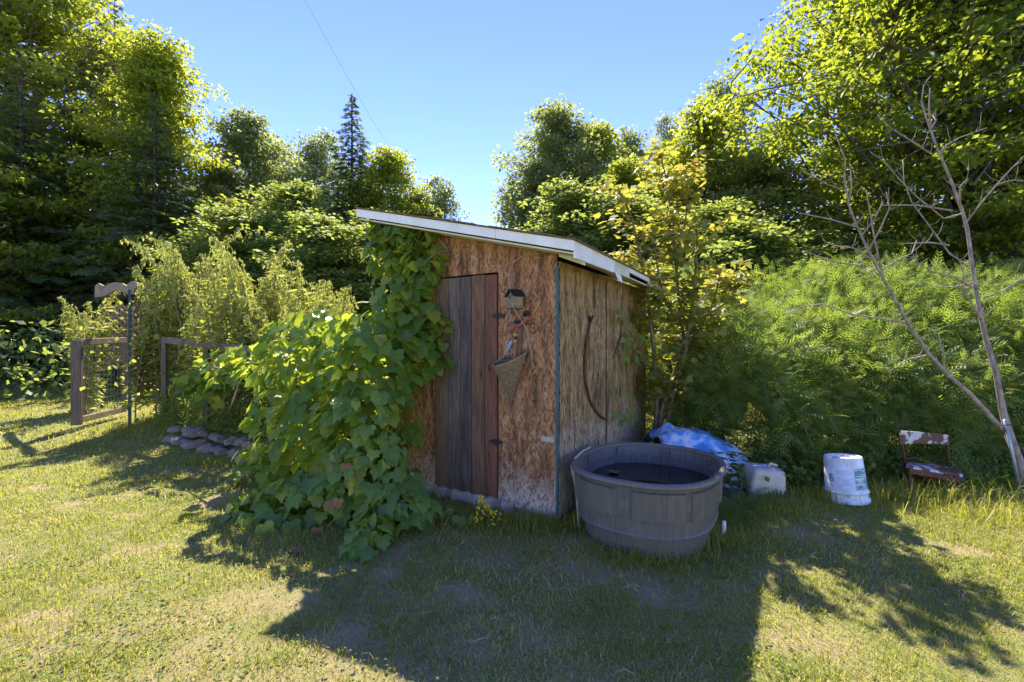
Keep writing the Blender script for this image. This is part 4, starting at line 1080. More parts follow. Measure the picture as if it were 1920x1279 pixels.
# ------------------------------------------------------------------ cedar hedge
def hedge():
    root = thing('cedar_hedge', 'tall green cedar hedge running from the shed to the right edge', 'hedge', (4, 5.6, -.03))
    g = np.random.default_rng(51); m_ = 1300; per = 26
    x = 1.75 + 7.75 * g.random(m_) ** 1.15; s = g.random(m_) ** 1.25                   # s: 0 foot .. 1 crest
    base = 4.95 + .036 * (x - 4) + .5 * (vnoise(x * 1.1, x * 0, 4) - .5) + np.where(x < 2.6, (2.6 - x) * .9, 0)
    Ht = 2.0 + .7 * (vnoise(x * 1.1 + 5, x * 0, 6) - .5) + .05 * (x - 3)
    yy = base + np.interp(s, [0, .30, .5, .75, 1], [0, .10, .55, 1.7, 3.0]) + g.normal(size=m_) * .10
    zz = np.interp(s, [0, .30, .5, .75, 1], [0.0, .85, 1.35, 1.95, 2.35]) * Ht / 2.1 + g.normal(size=m_) * .08
    C0 = np.stack([x, yy, zz], 1); ci = np.repeat(np.arange(m_), per); n = m_ * per; ss = s[ci]
    d = unit(g.normal(size=(n, 3)) + np.stack([0 * ss, -.9 + .5 * ss, .1 + .7 * ss], 1))
    rad = (.10 + .20 * g.random(m_))[ci]
    P = C0[ci] + d * rad[:, None] * (.25 + .75 * g.random(n) ** .6)[:, None] * np.array([1.35, 1, .75])
    P[:, 2] = np.maximum(P[:, 2], .03); P -= np.array([4, 5.6, -.03])
    outw = d + g.normal(size=(n, 3)) * .35 + np.array([0, 0, -.12]); nr = np.array([0, -.3, 1.0]) + g.normal(size=(n, 3)) * .5
    V, Fc = scatter(SPRAY_V, SPRAY_F, P, outw, nr, (.10 + .12 * g.random(m_) ** 1.3)[ci] * (.6 + .8 * g.random(n)))
    big_mesh('foliage', V, Fc, L['cedar'], tints(n, len(SPRAY_V)), root)
    for k in range(12):
        xx = 2.0 + k * .62; MB().tube([(xx - 4, .1, -.1), (xx - 4 + .05, .25, .6), (xx - 4, .45, 1.1)], [.05, .04, .02], 7).build('trunk', M['bark'], root, True)
    # upright shoots on the crest
    n = 2600; x = g.uniform(1.9, 9.5, n); tt = g.random(n); y = 5.6 + 2.3 * tt; z = 1.35 + .95 * tt + .40 * g.random(n) ** 2 * (.6 + .8 * vnoise(x * 3, y * 3, 4))
    P = np.stack([x, y, z], 1) - np.array([4, 5.6, -.03]); fw = np.array([0, -.4, .6]) + g.normal(size=(n, 3)) * .6
    V, Fc = scatter(SPRAY_V, SPRAY_F, P, fw, g.normal(size=(n, 3)), .20 * (.6 + .7 * g.random(n)))
    big_mesh('shoots', V, Fc, L['cedar'], tints(n, len(SPRAY_V)), root)
hedge()

# ------------------------------------------------------------------ bare sapling with its stake
def bare_tree():
    Y = 4.35; base = gp(1921, 915); base = px(1921, 912, Y); base.z = ghf(base.x, Y)
    root = thing('bare_sapling', 'leafless forked sapling with pale grey bark in front of the hedge', 'tree', base)
    def P(u, v, dy=0): return px(u, v, Y + dy) - base
    tr = MB(); tr.tube([Vector((.03, 0, -.1)), P(1915, 880), P(1905, 850), P(1892, 815), P(1880, 770), P(1868, 700), P(1850, 640), P(1838, 590), P(1826, 520), P(1814, 430), P(1806, 400), P(1780, 330), P(1758, 280), P(1738, 225), P(1728, 190), P(1732, 160), P(1745, 142)],
                       [x * .8 for x in (.05, .047, .045, .043, .034, .028, .025, .023, .020, .018, .016, .013, .011, .009, .007, .005, .003)], 8); tr.build('trunk', M['palebark'], root, True)
    MB().tube([P(1892, 817), P(1860, 785, -.05), P(1820, 740, -.1), P(1780, 705, -.12), P(1742, 665, -.15), P(1705, 610, -.15), P(1660, 530, -.18), P(1628, 470, -.2), P(1605, 420, -.2), P(1590, 380, -.2), P(1583, 330, -.2), P(1585, 300, -.22), P(1566, 250, -.22)],
              [x * .75 for x in (.034, .031, .029, .026, .024, .020, .017, .014, .011, .009, .008, .006, .003)], 8).build('limb', M['palebark'], root, True)
    TW = [[(1806, 400), (1770, 330 + 80), (1720, 370), (1690, 340), (1660, 305), (1632, 285)], [(1806, 425), (1840, 380), (1870, 345), (1900, 312), (1925, 288)], [(1816, 500), (1780, 475), (1740, 420), (1710, 380), (1695, 340), (1693, 300)],
          [(1826, 540), (1790, 520), (1750, 510), (1722, 495), (1713, 478)], [(1840, 600), (1825, 575), (1808, 545), (1806, 510), (1800, 490)], [(1762, 295), (1770, 275), (1800, 258), (1850, 240)], [(1748, 290), (1710, 265), (1670, 240), (1645, 215)],
          [(1745, 240), (1742, 200), (1744, 165)], [(1590, 385), (1597, 350), (1595, 320)], [(1640, 490), (1600, 465), (1560, 460), (1543, 450)], [(1648, 510), (1680, 490), (1710, 475), (1719, 450)], [(1655, 515), (1640, 450), (1632, 400), (1624, 355)],
          [(1628, 470), (1650, 430), (1668, 390), (1662, 360)], [(1613, 445), (1640, 410), (1655, 380)], [(1700, 605), (1600, 590), (1540, 570), (1470, 580)], [(1625, 500), (1560, 490), (1505, 470)], [(1604, 425), (1560, 412), (1500, 400)],
          [(1742, 665), (1700, 675), (1665, 700)], [(1773, 700), (1768, 660), (1760, 625)], [(1870, 345), (1900, 338), (1925, 340)], [(1843, 560), (1880, 545), (1925, 515)], [(1800, 385), (1800, 350), (1815, 335)], [(1590, 360), (1550, 345), (1505, 320)],
          [(1780, 460), (1745, 455), (1690, 457)], [(1826, 530), (1790, 538), (1740, 540)], [(1786, 395), (1720, 385), (1655, 385)], [(1740, 250), (1755, 225), (1748, 215)]]
    for k, tw in enumerate(TW):
        n = len(tw); dy = random.Random(k).uniform(-.25, .2)
        MB().tube([P(u, v, -.1 + dy * i / n) for i, (u, v) in enumerate(tw)], [.007 * (1 - i / (n + .3)) + .0015 for i in range(n)], 5).build('twig', M['palebark'], root, True)
    rr_ = random.Random(9); mbt = MB()
    for tw in TW:
        for i in range(len(tw) - 1):
            for q in range(2):
                f = rr_.random(); u = tw[i][0] + (tw[i + 1][0] - tw[i][0]) * f; v = tw[i][1] + (tw[i + 1][1] - tw[i][1]) * f
                a = rr_.uniform(0, 6.28); l = rr_.uniform(10, 34); mbt.tube([P(u, v, -.12), P(u + l * .6 * math.cos(a), v - abs(l * .5 * math.sin(a)), -.14), P(u + l * math.cos(a), v - abs(l * math.sin(a)) - 5, -.13)], [.003, .002, .001], 4)
    tag(mbt.build('fine_twigs', M['palebark'], root), kind='stuff')
    st = px(1884, 787, Y - .06); sb = px(1916, 905, Y - .05); sb.z = ghf(sb.x, sb.y) - .05
    s = thing('support_stake', 'grey metal stake tied to the forked sapling', 'stake', sb)
    MB().tube([(0, 0, 0), st - sb], .015, 10).build('pipe', M['galv'], s, True)
    MB().tube([px(1893 + 16 * math.cos(a), 797, Y - .02 + .07 * math.sin(a)) - sb for a in np.linspace(0, 6.28, 14)], .005, 5).build('tie', M['black_iron'], s)
bare_tree()

# ------------------------------------------------------------------ young maple behind the shed corner
def leaf_meshes(TV, TF, mats, name='leaf', n=4):
    out = []
    for k in range(n):
        me = bpy.data.meshes.new(name); r = random.Random(k)
        me.from_pydata([(x * r.uniform(.9, 1.1), y, z * (.4 + .5 * k)) for x, y, z in TV], [], TF); me.update(); me.materials.append(mats[k % len(mats)]); out.append(me)
    return out
def leaf_obj(me, P, fw, nr, s, parent, name='leaf'):
    fw = Vector(fw).normalized(); sx = fw.cross(Vector(nr)).normalized(); nz = sx.cross(fw)
    o = bpy.data.objects.new(name, me); COL.objects.link(o); o.parent = parent
    o.matrix_local = Matrix.Translation(Vector(P)) @ Matrix((sx, fw, nz)).transposed().to_4x4() @ Matrix.Scale(s, 4); return o
def young_maple():
    base = Vector((1.78, 5.3, 0)); base.z = ghf(base.x, base.y)
    root = thing('young_maple', 'young multi-stemmed maple turning yellow and orange at the top beside the shed', 'tree', base)
    Y = 5.3
    def P(u, v, dy=0): return px(u, v, Y + dy) - base
    stems = [[(1232, 825), (1240, 770), (1268, 690), (1283, 640), (1272, 560), (1266, 470), (1258, 400), (1250, 340), (1240, 295)],
             [(1236, 825), (1262, 740), (1285, 660), (1300, 560), (1305, 490), (1307, 430)],
             [(1226, 825), (1232, 740), (1225, 650), (1215, 560), (1200, 480), (1185, 410), (1160, 350)],
             [(1283, 650), (1310, 620), (1340, 560), (1350, 510)], [(1266, 480), (1285, 420), (1290, 350), (1285, 310)], [(1268, 600), (1245, 560), (1232, 500), (1225, 440)], [(1300, 600), (1330, 590), (1372, 560), (1385, 520)]]
    r = random.Random(3); tips = []
    for k, s in enumerate(stems):
        n = len(s); pts = [P(u, v, r.uniform(-.15, .15) * (i > 1)) for i, (u, v) in enumerate(s)]
        if k < 3: pts[0].z = -.05
        MB().tube(pts, [(.026 if k < 3 else .010) * (1 - i / (n + .2)) + .003 for i in range(n)], 6).build('stem', M['stem'], root, True)
        for i in range(1 if k >= 3 else 2, n):
            for q in range(5):
                a = pts[i - 1].lerp(pts[i], r.random()); e = a + Vector((r.uniform(-1, 1), r.uniform(-1, 1), r.uniform(-.1, .6))) * .30
                tips.append((a, e))
    tw = MB()
    for a, e in tips: tw.tube([a, a.lerp(e, .5) + Vector((0, 0, .03)), e], [.005, .0035, .002], 4)
    tw.build('twigs', M['stem'], root)
    g = np.random.default_rng(8); cand = []
    for a, e in tips:
        for q in range(18):
            s = r.uniform(.3, 1.2); p = a.lerp(e, s) + Vector((r.gauss(0, .07), r.gauss(0, .07), r.gauss(0, .05)))
            cand.append((p, r.uniform(.065, .12)))
    r.shuffle(cand)
    gm = leaf_meshes(MAPLE_V, MAPLE_F, [L['ymaple_obj']]); om = leaf_meshes(MAPLE_V, MAPLE_F, [L['omaple_obj']])
    for p, s in cand[:300]:
        z = p.z + base.z; orange = r.random() < max(0, min(.85, (z - 2.35) * .75))
        fw = Vector((r.uniform(-1, 1), r.uniform(-1, .6), r.uniform(-.7, .1))); nr = Vector((r.gauss(0, .45), r.gauss(-.2, .45), 1))
        leaf_obj(r.choice(om if orange else gm), p, fw, nr, s, root)
    rest = cand[300:]
    if rest:
        P_ = np.array([tuple(p) for p, s in rest]); S = np.array([s for p, s in rest]); n = len(S)
        V, Fc = scatter(MAPLE_V, MAPLE_F, P_, np.stack([g.normal(size=n), g.normal(size=n) - .2, -.4 * g.random(n)], 1), np.array([0, -.2, 1]) + g.normal(size=(n, 3)) * .45, S)
        o = big_mesh('foliage', V, Fc, L['ymaple'], tints(n, len(MAPLE_V)), root); o['kind'] = 'stuff'
young_maple()

# ------------------------------------------------------------------ grape vine on the shed corner and fence
def vine():
    base = Vector((-1.45, 4.35, 0)); root = thing('grape_vine', 'sprawling grape vine with big leaves covering the shed corner and fence', 'vine', base)
    g = np.random.default_rng(61); r = random.Random(61)
    # blobs: centre (world), radii, number of leaves
    BL = []
    def blob(u, v, Y, ru, rv, ry, n, s=(.075, .15)):
        c = px(u, v, Y); BL.append((c, (ru * Y / F, ry, rv * Y / F), int(n * 1.35), s))
    blob(745, 470, 4.45, 60, 62, .16, 75); blob(800, 480, 4.28, 40, 60, .08, 40); blob(760, 590, 4.32, 75, 80, .20, 120); blob(800, 640, 4.2, 45, 70, .10, 50)
    blob(700, 670, 4.15, 110, 90, .30, 180); blob(600, 655, 4.45, 110, 75, .35, 170); blob(520, 690, 4.9, 70, 60, .35, 70); blob(690, 790, 3.95, 95, 80, .32, 150)
    blob(580, 790, 4.25, 110, 80, .32, 130, (.09, .15)); blob(690, 890, 3.72, 90, 75, .28, 120); blob(740, 950, 3.55, 75, 50, .22, 70); blob(590, 930, 3.75, 100, 50, .25, 70, (.08, .14))
    blob(480, 960, 3.75, 55, 30, .2, 22, (.08, .13)); blob(690, 1010, 3.15, 40, 38, .12, 18, (.09, .15)); blob(440, 690, 5.4, 60, 40, .2, 26); blob(380, 720, 5.8, 60, 40, .2, 12)
    blob(520, 860, 4.6, 80, 55, .25, 50, (.08, .13)); blob(720, 425, 4.6, 35, 25, .15, 22, (.08, .12))
    C_ = []
    for c, rad, n, sz in BL:
        d = unit(g.normal(size=(n, 3))); d[:, 1] = -np.abs(d[:, 1]) * np.where(g.random(n) < .8, 1, -1)
        k = (.62 + .42 * g.random(n) ** .6)[:, None]
        P = np.array(c) + d * np.array(rad) * k
        P[:, 2] = np.maximum(P[:, 2], gh(P[:, 0], P[:, 1]) + .05)
        for i in range(n):
            C_.append((P[i], d[i], r.uniform(*sz), np.linalg.norm(d[i] * k[i])))
    for u, v, s in ((495, 1000, .12), (545, 995, .13), (460, 990, .1), (835, 975, .12), (862, 985, .11), (820, 960, .1), (850, 965, .1), (880, 985, .09), (700, 1050, .11), (680, 1035, .12), (440, 945, .09)):
        p = gp(u, v, .07); C_.append((np.array(p), np.array((r.uniform(-.4, .4), -.5, .6)), s, 1.0))
    # keep leaves from pushing through the shed wall
    keep = []
    for p, d, s, k in C_:
        q = Vector(p) - C; lx, ly = q.dot(XR), q.dot(YD)
        if ly > -.04 and WL - .12 < lx < .1:
            if lx < WL + .3 or ly < .5: p = np.array(S2W(lx, -.05 - r.random() * .12, p[2]))
            else: continue
        keep.append((p, d, s, k))
    keep.sort(key=lambda e: e[0][1] - .5 * e[3])
    GM = leaf_meshes(GRAPE_V, GRAPE_F, [L['grape_obj']]); YM = leaf_meshes(GRAPE_V, GRAPE_F, [obj_leaf_mat('yellow_sunlit_grape_leaf', (.24, .32, .04), (.42, .44, .05), (.85, .88, .05), .55)])
    front = [e for e in keep if e[3] > .82]; front = front[:300]; ids = set(id(e) for e in front); rest = [e for e in keep if id(e) not in ids]
    def frame(d):
        fw = Vector((d[0] * .6 + r.gauss(0, .4), d[1] * .5 - .25 + r.gauss(0, .25), -.75 + r.gauss(0, .35)))
        nr = Vector((d[0] + r.gauss(0, .35), d[1] * .9 - .25 + r.gauss(0, .3), max(d[2], 0) + .55 + r.gauss(0, .25))); return fw, nr
    for p, d, s, k in front:
        fw, nr = frame(d); leaf_obj(r.choice(YM if r.random() < .07 + (.25 if .9 < p[2] < 1.75 and d[2] > .3 else 0) else GM), Vector(p) - base, fw, nr, s * 1.08, root)  # extra yellow on the upward-facing top puts its sunlit tone into leaf colour
    FR = [frame(e[1]) for e in rest]; P = np.array([e[0] for e in rest]) - np.array(base)
    V, Fc = scatter(GRAPE_V, GRAPE_F, P, np.array([tuple(f[0]) for f in FR]), np.array([tuple(f[1]) for f in FR]), np.array([e[2] for e in rest]))
    o = big_mesh('foliage', V, Fc, L['grape'], tints(len(rest), len(GRAPE_V)), root); o['kind'] = 'stuff'
    # inner small leaves for depth
    n = 2600; idx = g.integers(0, len(BL), n); cen = np.array([tuple(BL[i][0]) for i in idx]); rad = np.array([BL[i][1] for i in idx])
    P = cen + unit(g.normal(size=(n, 3))) * rad * (.75 * g.random((n, 1)) ** .4) + np.array([0, .08, 0]); P[:, 2] = np.maximum(P[:, 2], .03)
    q = P - np.array(C); ly = q @ np.array(YD); lx = q @ np.array(XR); P = P[~((ly > -.03) & (lx > WL - .05))]; n = len(P)
    V, Fc = scatter(GRAPE_V, GRAPE_F, P - np.array(base), g.normal(size=(n, 3)) + np.array([0, 0, -.6]), g.normal(size=(n, 3)) * .6 + np.array([0, -.4, .8]), .07 + .06 * g.random(n))
    o = big_mesh('inner_foliage', V, Fc, L['grape'], tints(n, len(GRAPE_V)), root); o['kind'] = 'stuff'
    # stems
    for k, pts in enumerate((((760, 1000, 3.9), (740, 850, 4.1), (735, 700, 4.3), (745, 560, 4.4), (770, 470, 4.35), (800, 440, 4.28)), ((770, 980, 4.0), (700, 780, 4.1), (600, 690, 4.4), (480, 680, 5.0), (400, 690, 5.6)),
                             ((745, 560, 4.38), (780, 510, 4.25), (815, 475, 4.2), (848, 468, 4.2)), ((765, 430, 4.35), (800, 425, 4.28), (830, 455, 4.22), (845, 480, 4.2)), ((700, 830, 3.75), (665, 900, 3.6), (640, 960, 3.5), (615, 1010, 3.4)),
                             ((740, 700, 4.1), (720, 850, 3.7), (700, 960, 3.4), (695, 1040, 3.0)), ((590, 920, 3.7), (500, 985, 3.6), (430, 990, 3.6)))):
        P = [px(*p) - base for p in pts]
        for p in P: p.z = max(p.z, .02)
        MB().tube(P, [.014 if k < 2 else .006] * (len(P) - 1) + [.003], 6).build('stem', M['vinestem'], root, True)
    DM = leaf_meshes(GRAPE_V, GRAPE_F, [M['deadleaf']])
    for u, v, Y in ((648, 870, 3.5), (655, 900, 3.45), (618, 940, 3.4), (595, 990, 3.35), (635, 935, 3.4), (738, 825, 3.75), (740, 850, 3.7), (785, 665, 4.05)):
        leaf_obj(r.choice(DM), px(u, v, Y) - base, (r.uniform(-.3, .3), -.1, -1), (r.uniform(-.6, .6), -1, .1), .085, root, 'dead_leaf')
vine()
# creeper on the side wall
def creeper():
    base = S2W(.05, 1.5, 0); root = thing('wall_creeper', 'small dark green creeper on the shed side wall near the back', 'creeper', base); r = random.Random(5)
    GM = leaf_meshes(MAPLE_V, MAPLE_F, [L['grape_obj']])
    MB().tube([S2W(*side_pt(u, v, .05)) - base for u, v in ((1208, 800), (1204, 700), (1195, 650), (1180, 620), (1178, 585))], .006, 5).build('stem', M['stem'], root)
    for k in range(46):
        u = r.gauss(1183, 13); v = r.gauss(622, 28)
        if k > 32: u = r.uniform(1150, 1205); v = r.uniform(730, 800)
        p = side_pt(u, v, .05 + r.random() * .14)
        leaf_obj(r.choice(GM), S2W(*p) - base, (r.uniform(-1, 1), r.uniform(-.6, .6), -.6), (r.uniform(.2, 1), -.6, .6), r.uniform(.06, .11), root)
creeper()

# ------------------------------------------------------------------ tall weeds in the garden
def weed_mesh(seed, H):
    r = random.Random(seed); g = np.random.default_rng(seed)
    root = bpy.data.objects.new('tall_weed', None); COL.objects.link(root)
    lx, ly = r.uniform(-.9, .9), r.uniform(-.5, .2)
    P, FW, NR, S = [], [], [], []; Pl = []; FWl = []; Sl = []; mb = MB()
    for sidx in range(3):
        h = H * (1 if sidx == 0 else r.uniform(.68, .92)); ax_, ay_ = lx + r.uniform(-.5, .5), ly + r.uniform(-.4, .4); ox, oy = r.uniform(-.15, .15) * sidx, r.uniform(-.15, .15) * sidx
        def stem(s): return Vector((ox + ax_ * (s ** 2.6) * h * .36, oy + ay_ * (s ** 2.6) * h * .3, h * (s - .13 * s ** 5)))
        mb.tube([stem(i / 10) for i in range(11)], [.008 * (1 - i / 12) + .001 for i in range(11)], 4)
        for k in range(70):                                          # narrow leaves
            s = r.uniform(.1, .8); p = stem(s); a = r.uniform(0, 6.28); P.append(tuple(p)); FW.append((math.cos(a), math.sin(a), r.uniform(-.6, .5))); NR.append((0, 0, 1)); S.append(r.uniform(.09, .17) * (1.1 - .4 * s))
        nb = 26
        for k in range(nb):                                          # slim nodding seed branches
            s = .48 + .52 * (k + .5) / nb; p = stem(s); a = r.uniform(0, 6.28); Ls = ((1.06 - s) * .42 + .05) * r.uniform(.6, 1.25)
            e = Vector((math.cos(a) * .5 + ax_ * .3, math.sin(a) * .5, 0)) * Ls
            q = [p, p + e * .55 + Vector((0, 0, Ls * .55)), p + e * 1.05 + Vector((0, 0, Ls * .35)), p + e * 1.4 + Vector((0, 0, -Ls * .25))]
            mb.tube(q, [.002, .0016, .0012, .001], 3)
            for j in range(int(34 * Ls / .3) + 5):
                t = r.random() * 3; i0 = min(int(t), 2); c = q[i0].lerp(q[i0 + 1], t - i0) + Vector((r.gauss(0, .006), r.gauss(0, .006), r.gauss(0, .006) - .008))
                Pl.append(tuple(c)); FWl.append((r.gauss(0, .35), r.gauss(0, .35), -.9)); Sl.append(r.uniform(.018, .042))
        for k in range(46):
            s = r.uniform(.78, 1.0); p = stem(s); Pl.append(tuple(p + Vector((r.gauss(0, .012), r.gauss(0, .012), 0)))); FWl.append((r.gauss(0, .5), r.gauss(0, .5), r.uniform(-.8, .6))); Sl.append(r.uniform(.02, .045))
    mb.build('stem', M['vinestem'], root)
    nar = [(0, 0, 0), (-.13, .4, .03), (0, 1, -.12), (.13, .4, .03)]
    V, Fc = scatter(nar, LEAF4_F, np.array(P), np.array(FW), np.array(NR) + g.normal(size=(len(P), 3)) * .3, np.array(S) * 1.3); big_mesh('leaves', V, Fc, L['weed'], tints(len(P), 4), root)
    n = len(Pl); slim = [(0, 0, 0), (-.2, .45, .03), (0, 1, 0), (.2, .45, .03)]; V, Fc = scatter(slim, LEAF4_F, np.array(Pl), np.array(FWl), g.normal(size=(n, 3)), np.array(Sl)); big_mesh('plume', V, Fc, L['plume'], tints(n, 4), root)
    return root
WP = [weed_mesh(70 + i, 2.0) for i in range(5)]; wu = [False] * 5
spots = []
r = random.Random(77)
for k in range(10):
    u = r.uniform(300, 590); Y = r.uniform(6.0, 8.2); v = np.interp(u, [320, 350, 450, 520, 570], [455, 425, 440, 485, 520]) + r.uniform(0, 85)
    spots.append((u, v, Y))
spots += [(345, 415, 6.6), (330, 440, 6.3), (455, 435, 6.8), (480, 455, 6.4), (420, 470, 6.0), (570, 490, 6.8), (625, 485, 6.4), (618, 520, 6.0), (672, 535, 6.3), (650, 560, 5.8), (172, 530, 9.2), (160, 550, 9.0), (150, 545, 9.4), (690, 570, 6.6), (600, 560, 5.8), (560, 545, 5.9), (585, 500, 7), (640, 515, 7), (540, 470, 7.5), (300, 470, 8), (500, 450, 7.5), (395, 430, 8)]
for k, (u, v, Y) in enumerate(spots):
    i = k % 5
    o = WP[i] if not wu[i] else copy_tree(WP[i]); wu[i] = True
    if u > 200: Y = max(Y, (7.3 - .607 * 5.6 + .25 + .25 * r.random()) / (1 + .607 * (u - CU) / F))
    x = (u - CU) / F * Y; z = ghf(x, Y); H = CAM_H + (CV - v) * Y / F - z; s = H / 1.85
    o.location = (x, Y, z); o.scale = (min(s, 1.5),) * 2 + (s,); o.rotation_euler = (0, 0, r.uniform(-.7, .7))
    lab = 'tall yellow-green weed with drooping seed plumes growing in the fenced garden'
    if u < 200: lab = 'yellow-green weed with hanging plumes left of the arbour'
    tag(o, lab, 'weed', 'tall seeding weeds' if u >= 200 else 'weeds left of the arbour')

# undergrowth: garden foot, hedge foot
def undergrowth():
    g = np.random.default_rng(91)
    def scat(n, xf, name, label, mat, hmax, ls, TV=LEAF4_V, TF=LEAF4_F):
        x, y = xf(n); n = len(x); z = gh(x, y) + g.random(n) ** 1.4 * hmax(x, y)
        fw = g.normal(size=(n, 3)) + np.array([0, 0, .1]); nr = np.array([0, -.2, 1]) + g.normal(size=(n, 3)) * .5
        V, Fc = scatter(TV, TF, np.stack([x, y, z], 1), fw, nr, ls * (.5 + g.random(n))); o = big_mesh(name, V, Fc, mat, tints(n, len(TV))); tag(o, label, 'plants', kind='stuff')
    nar = [(0, 0, 0), (-.09, .4, .03), (0, 1, -.12), (.09, .4, .03)]
    def garden(n):
        s = g.random(n); t = g.random(n); x = -5.7 + 4.3 * s; y = 7.3 - 2.63 * s + t * 2.5 + .12; return x, y
    scat(26000, garden, 'garden_undergrowth', 'tangled green weeds filling the foot of the fenced garden', L['under'], lambda x, y: .30 + .8 * fbm(x * 1.4, y * 1.4, 5), .085, nar)
    scat(9000, garden, 'garden_leaves', 'broad yellow-green leaves among the garden weeds', L['weed'], lambda x, y: .5 + 1.0 * fbm(x * 1.4, y * 1.4, 5), .075)
    def front(n):
        s = g.random(n); x = -5.5 + 3.6 * s; y = 7.3 - .607 * (x + 5.6) - .32 + .4 * g.random(n); return x, y
    scat(5200, front, 'fence_foot_weeds', 'thin tangled green weeds along the foot of the garden fence', L['under'], lambda x, y: .25 + .75 * fbm(x * 2.4, y * 2.4, 15), .075, nar)
    def hf(n):
        x = g.uniform(1.6, 7.5, n); y = 4.55 + .03 * x + g.normal(size=n) * .16 + .25 * (vnoise(x * 1.5, x * 0, 8) - .5) - np.where(x < 2.9, .1, 0); return x, y
    scat(6500, hf, 'hedge_foot_plants', 'low leafy plants along the foot of the hedge', L['under'], lambda x, y: .08 + .30 * fbm(x * 2, y * 2, 6), .055)
    def arb(n):
        x = g.normal(size=n) * .5 - 6.0; y = 8.0 + g.normal(size=n) * .5; return x, y
    scat(800, arb, 'arbour_creeper', 'yellow-green creeper leaves over the arbour lattice', L['weed'], lambda x, y: 2.2 + 0 * x, .08)
undergrowth()
# goldenrod and other single plants
def herb(name, label, cat, u, v, htop, mat_leaf, flower=None, seed=0, n=34, ls=.09, spread=.05, lean=(.1, 0)):
    P0 = gp(u, v); root = thing(name, label, cat, P0); r = random.Random(seed); g = np.random.default_rng(seed)
    mb = MB(); P = []; FW = []
    for sidx in range(3):
        dx, dy = r.uniform(-.12, .12) + lean[0], r.uniform(-.1, .1) + lean[1]; h = htop * r.uniform(.75, 1)
        st = lambda s: Vector((dx * s * s + spread * (sidx - 1), dy * s * s, h * s))
        mb.tube([st(i / 6) for i in range(7)], [.005 - .0006 * i for i in range(7)], 5)
        for k in range(n): s = r.uniform(.08, .97); a = r.uniform(0, 6.28); P.append(tuple(st(s))); FW.append((math.cos(a), math.sin(a), r.uniform(-.2, .5)))
        if flower and sidx == 0:
            fp = []
            for k in range(150):
                a = r.uniform(0, 6.28); q = r.random(); c = st(1.0) + Vector((math.cos(a) * .11 * q + .05 * q, math.sin(a) * .09 * q, .10 - .16 * q + r.gauss(0, .01))); fp.append(tuple(c))
            V, Fc = scatter(LEAF4_V, LEAF4_F, np.array(fp), g.normal(size=(150, 3)), g.normal(size=(150, 3)), .022 * np.ones(150)); big_mesh('flower_head', V, Fc, flower, None, root)['kind'] = 'stuff'
    mb.build('stem', M['vinestem'], root)
    nar = [(0, 0, 0), (-.11, .4, .03), (0, 1, -.15), (.11, .4, .03)]
    V, Fc = scatter(nar, LEAF4_F, np.array(P), np.array(FW), np.array([0, 0, 1]) + g.normal(size=(len(P), 3)) * .3, ls * (.6 + .7 * g.random(len(P)))); big_mesh('leaves', V, Fc, mat_leaf, tints(len(P), 4), root)
herb('goldenrod', 'goldenrod with a bright yellow flower head above the white jug', 'plant', 1398, 905, .72, L['under'], M['flower'], 1, lean=(.22, 0))
herb('leafy_weed', 'slender leafy weed standing left of the white pail', 'plant', 1530, 905, .70, L['weed'], None, 2, 36, .08, .04, (-.1, 0))
herb('leafy_weed', 'bushy leafy weed growing against the right side of the tank', 'plant', 1372, 930, .50, L['under'], None, 3, 50, .11, .09, (0, 0))
herb('small_flower', 'little plant with yellow flower at the shed foundation', 'plant', 925, 978, .13, L['under'], M['flower'], 4, 14, .05, .03, (0, 0))
def fern(u, v, label, seed):
    P0 = gp(u, v); root = thing('fern', label, 'fern', P0, 0, 'ferns beside the tank'); r = random.Random(seed)
    for k in range(8):
        a = r.uniform(0, 6.28); Lf = r.uniform(.25, .42); V = []; Fc = []; 
        def sp(s): return Vector((math.cos(a) * Lf * s, math.sin(a) * Lf * s - .03 * s, Lf * (.95 * s - .75 * s * s)))
        side = Vector((-math.sin(a), math.cos(a), 0))
        for i in range(1, 15):
            s = i / 15; p = sp(s); wd = Lf * .26 * math.sin(min(1, s * 1.15 + .12) * math.pi) + .008
            for sg in (-1, 1):
                n = len(V); e = p + side * sg * wd + (sp(min(1, s + .08)) - p) * .8; f = (sp(s + .04) - p) * .5
                V += [tuple(p), tuple(p.lerp(e, .5) + f), tuple(e), tuple(p.lerp(e, .5) - f)]; Fc.append((n, n + 1, n + 2, n + 3))
        big_mesh('frond', np.array(V), np.array(Fc), L['cedar'], np.full((len(V), 3), r.random()), root)
fern(1385, 965, 'fern fronds in the grass nearest the tank side', 1); fern(1415, 950, 'fern fronds below the white jug', 2); fern(1345, 985, 'small fern low at the tank foot', 3)

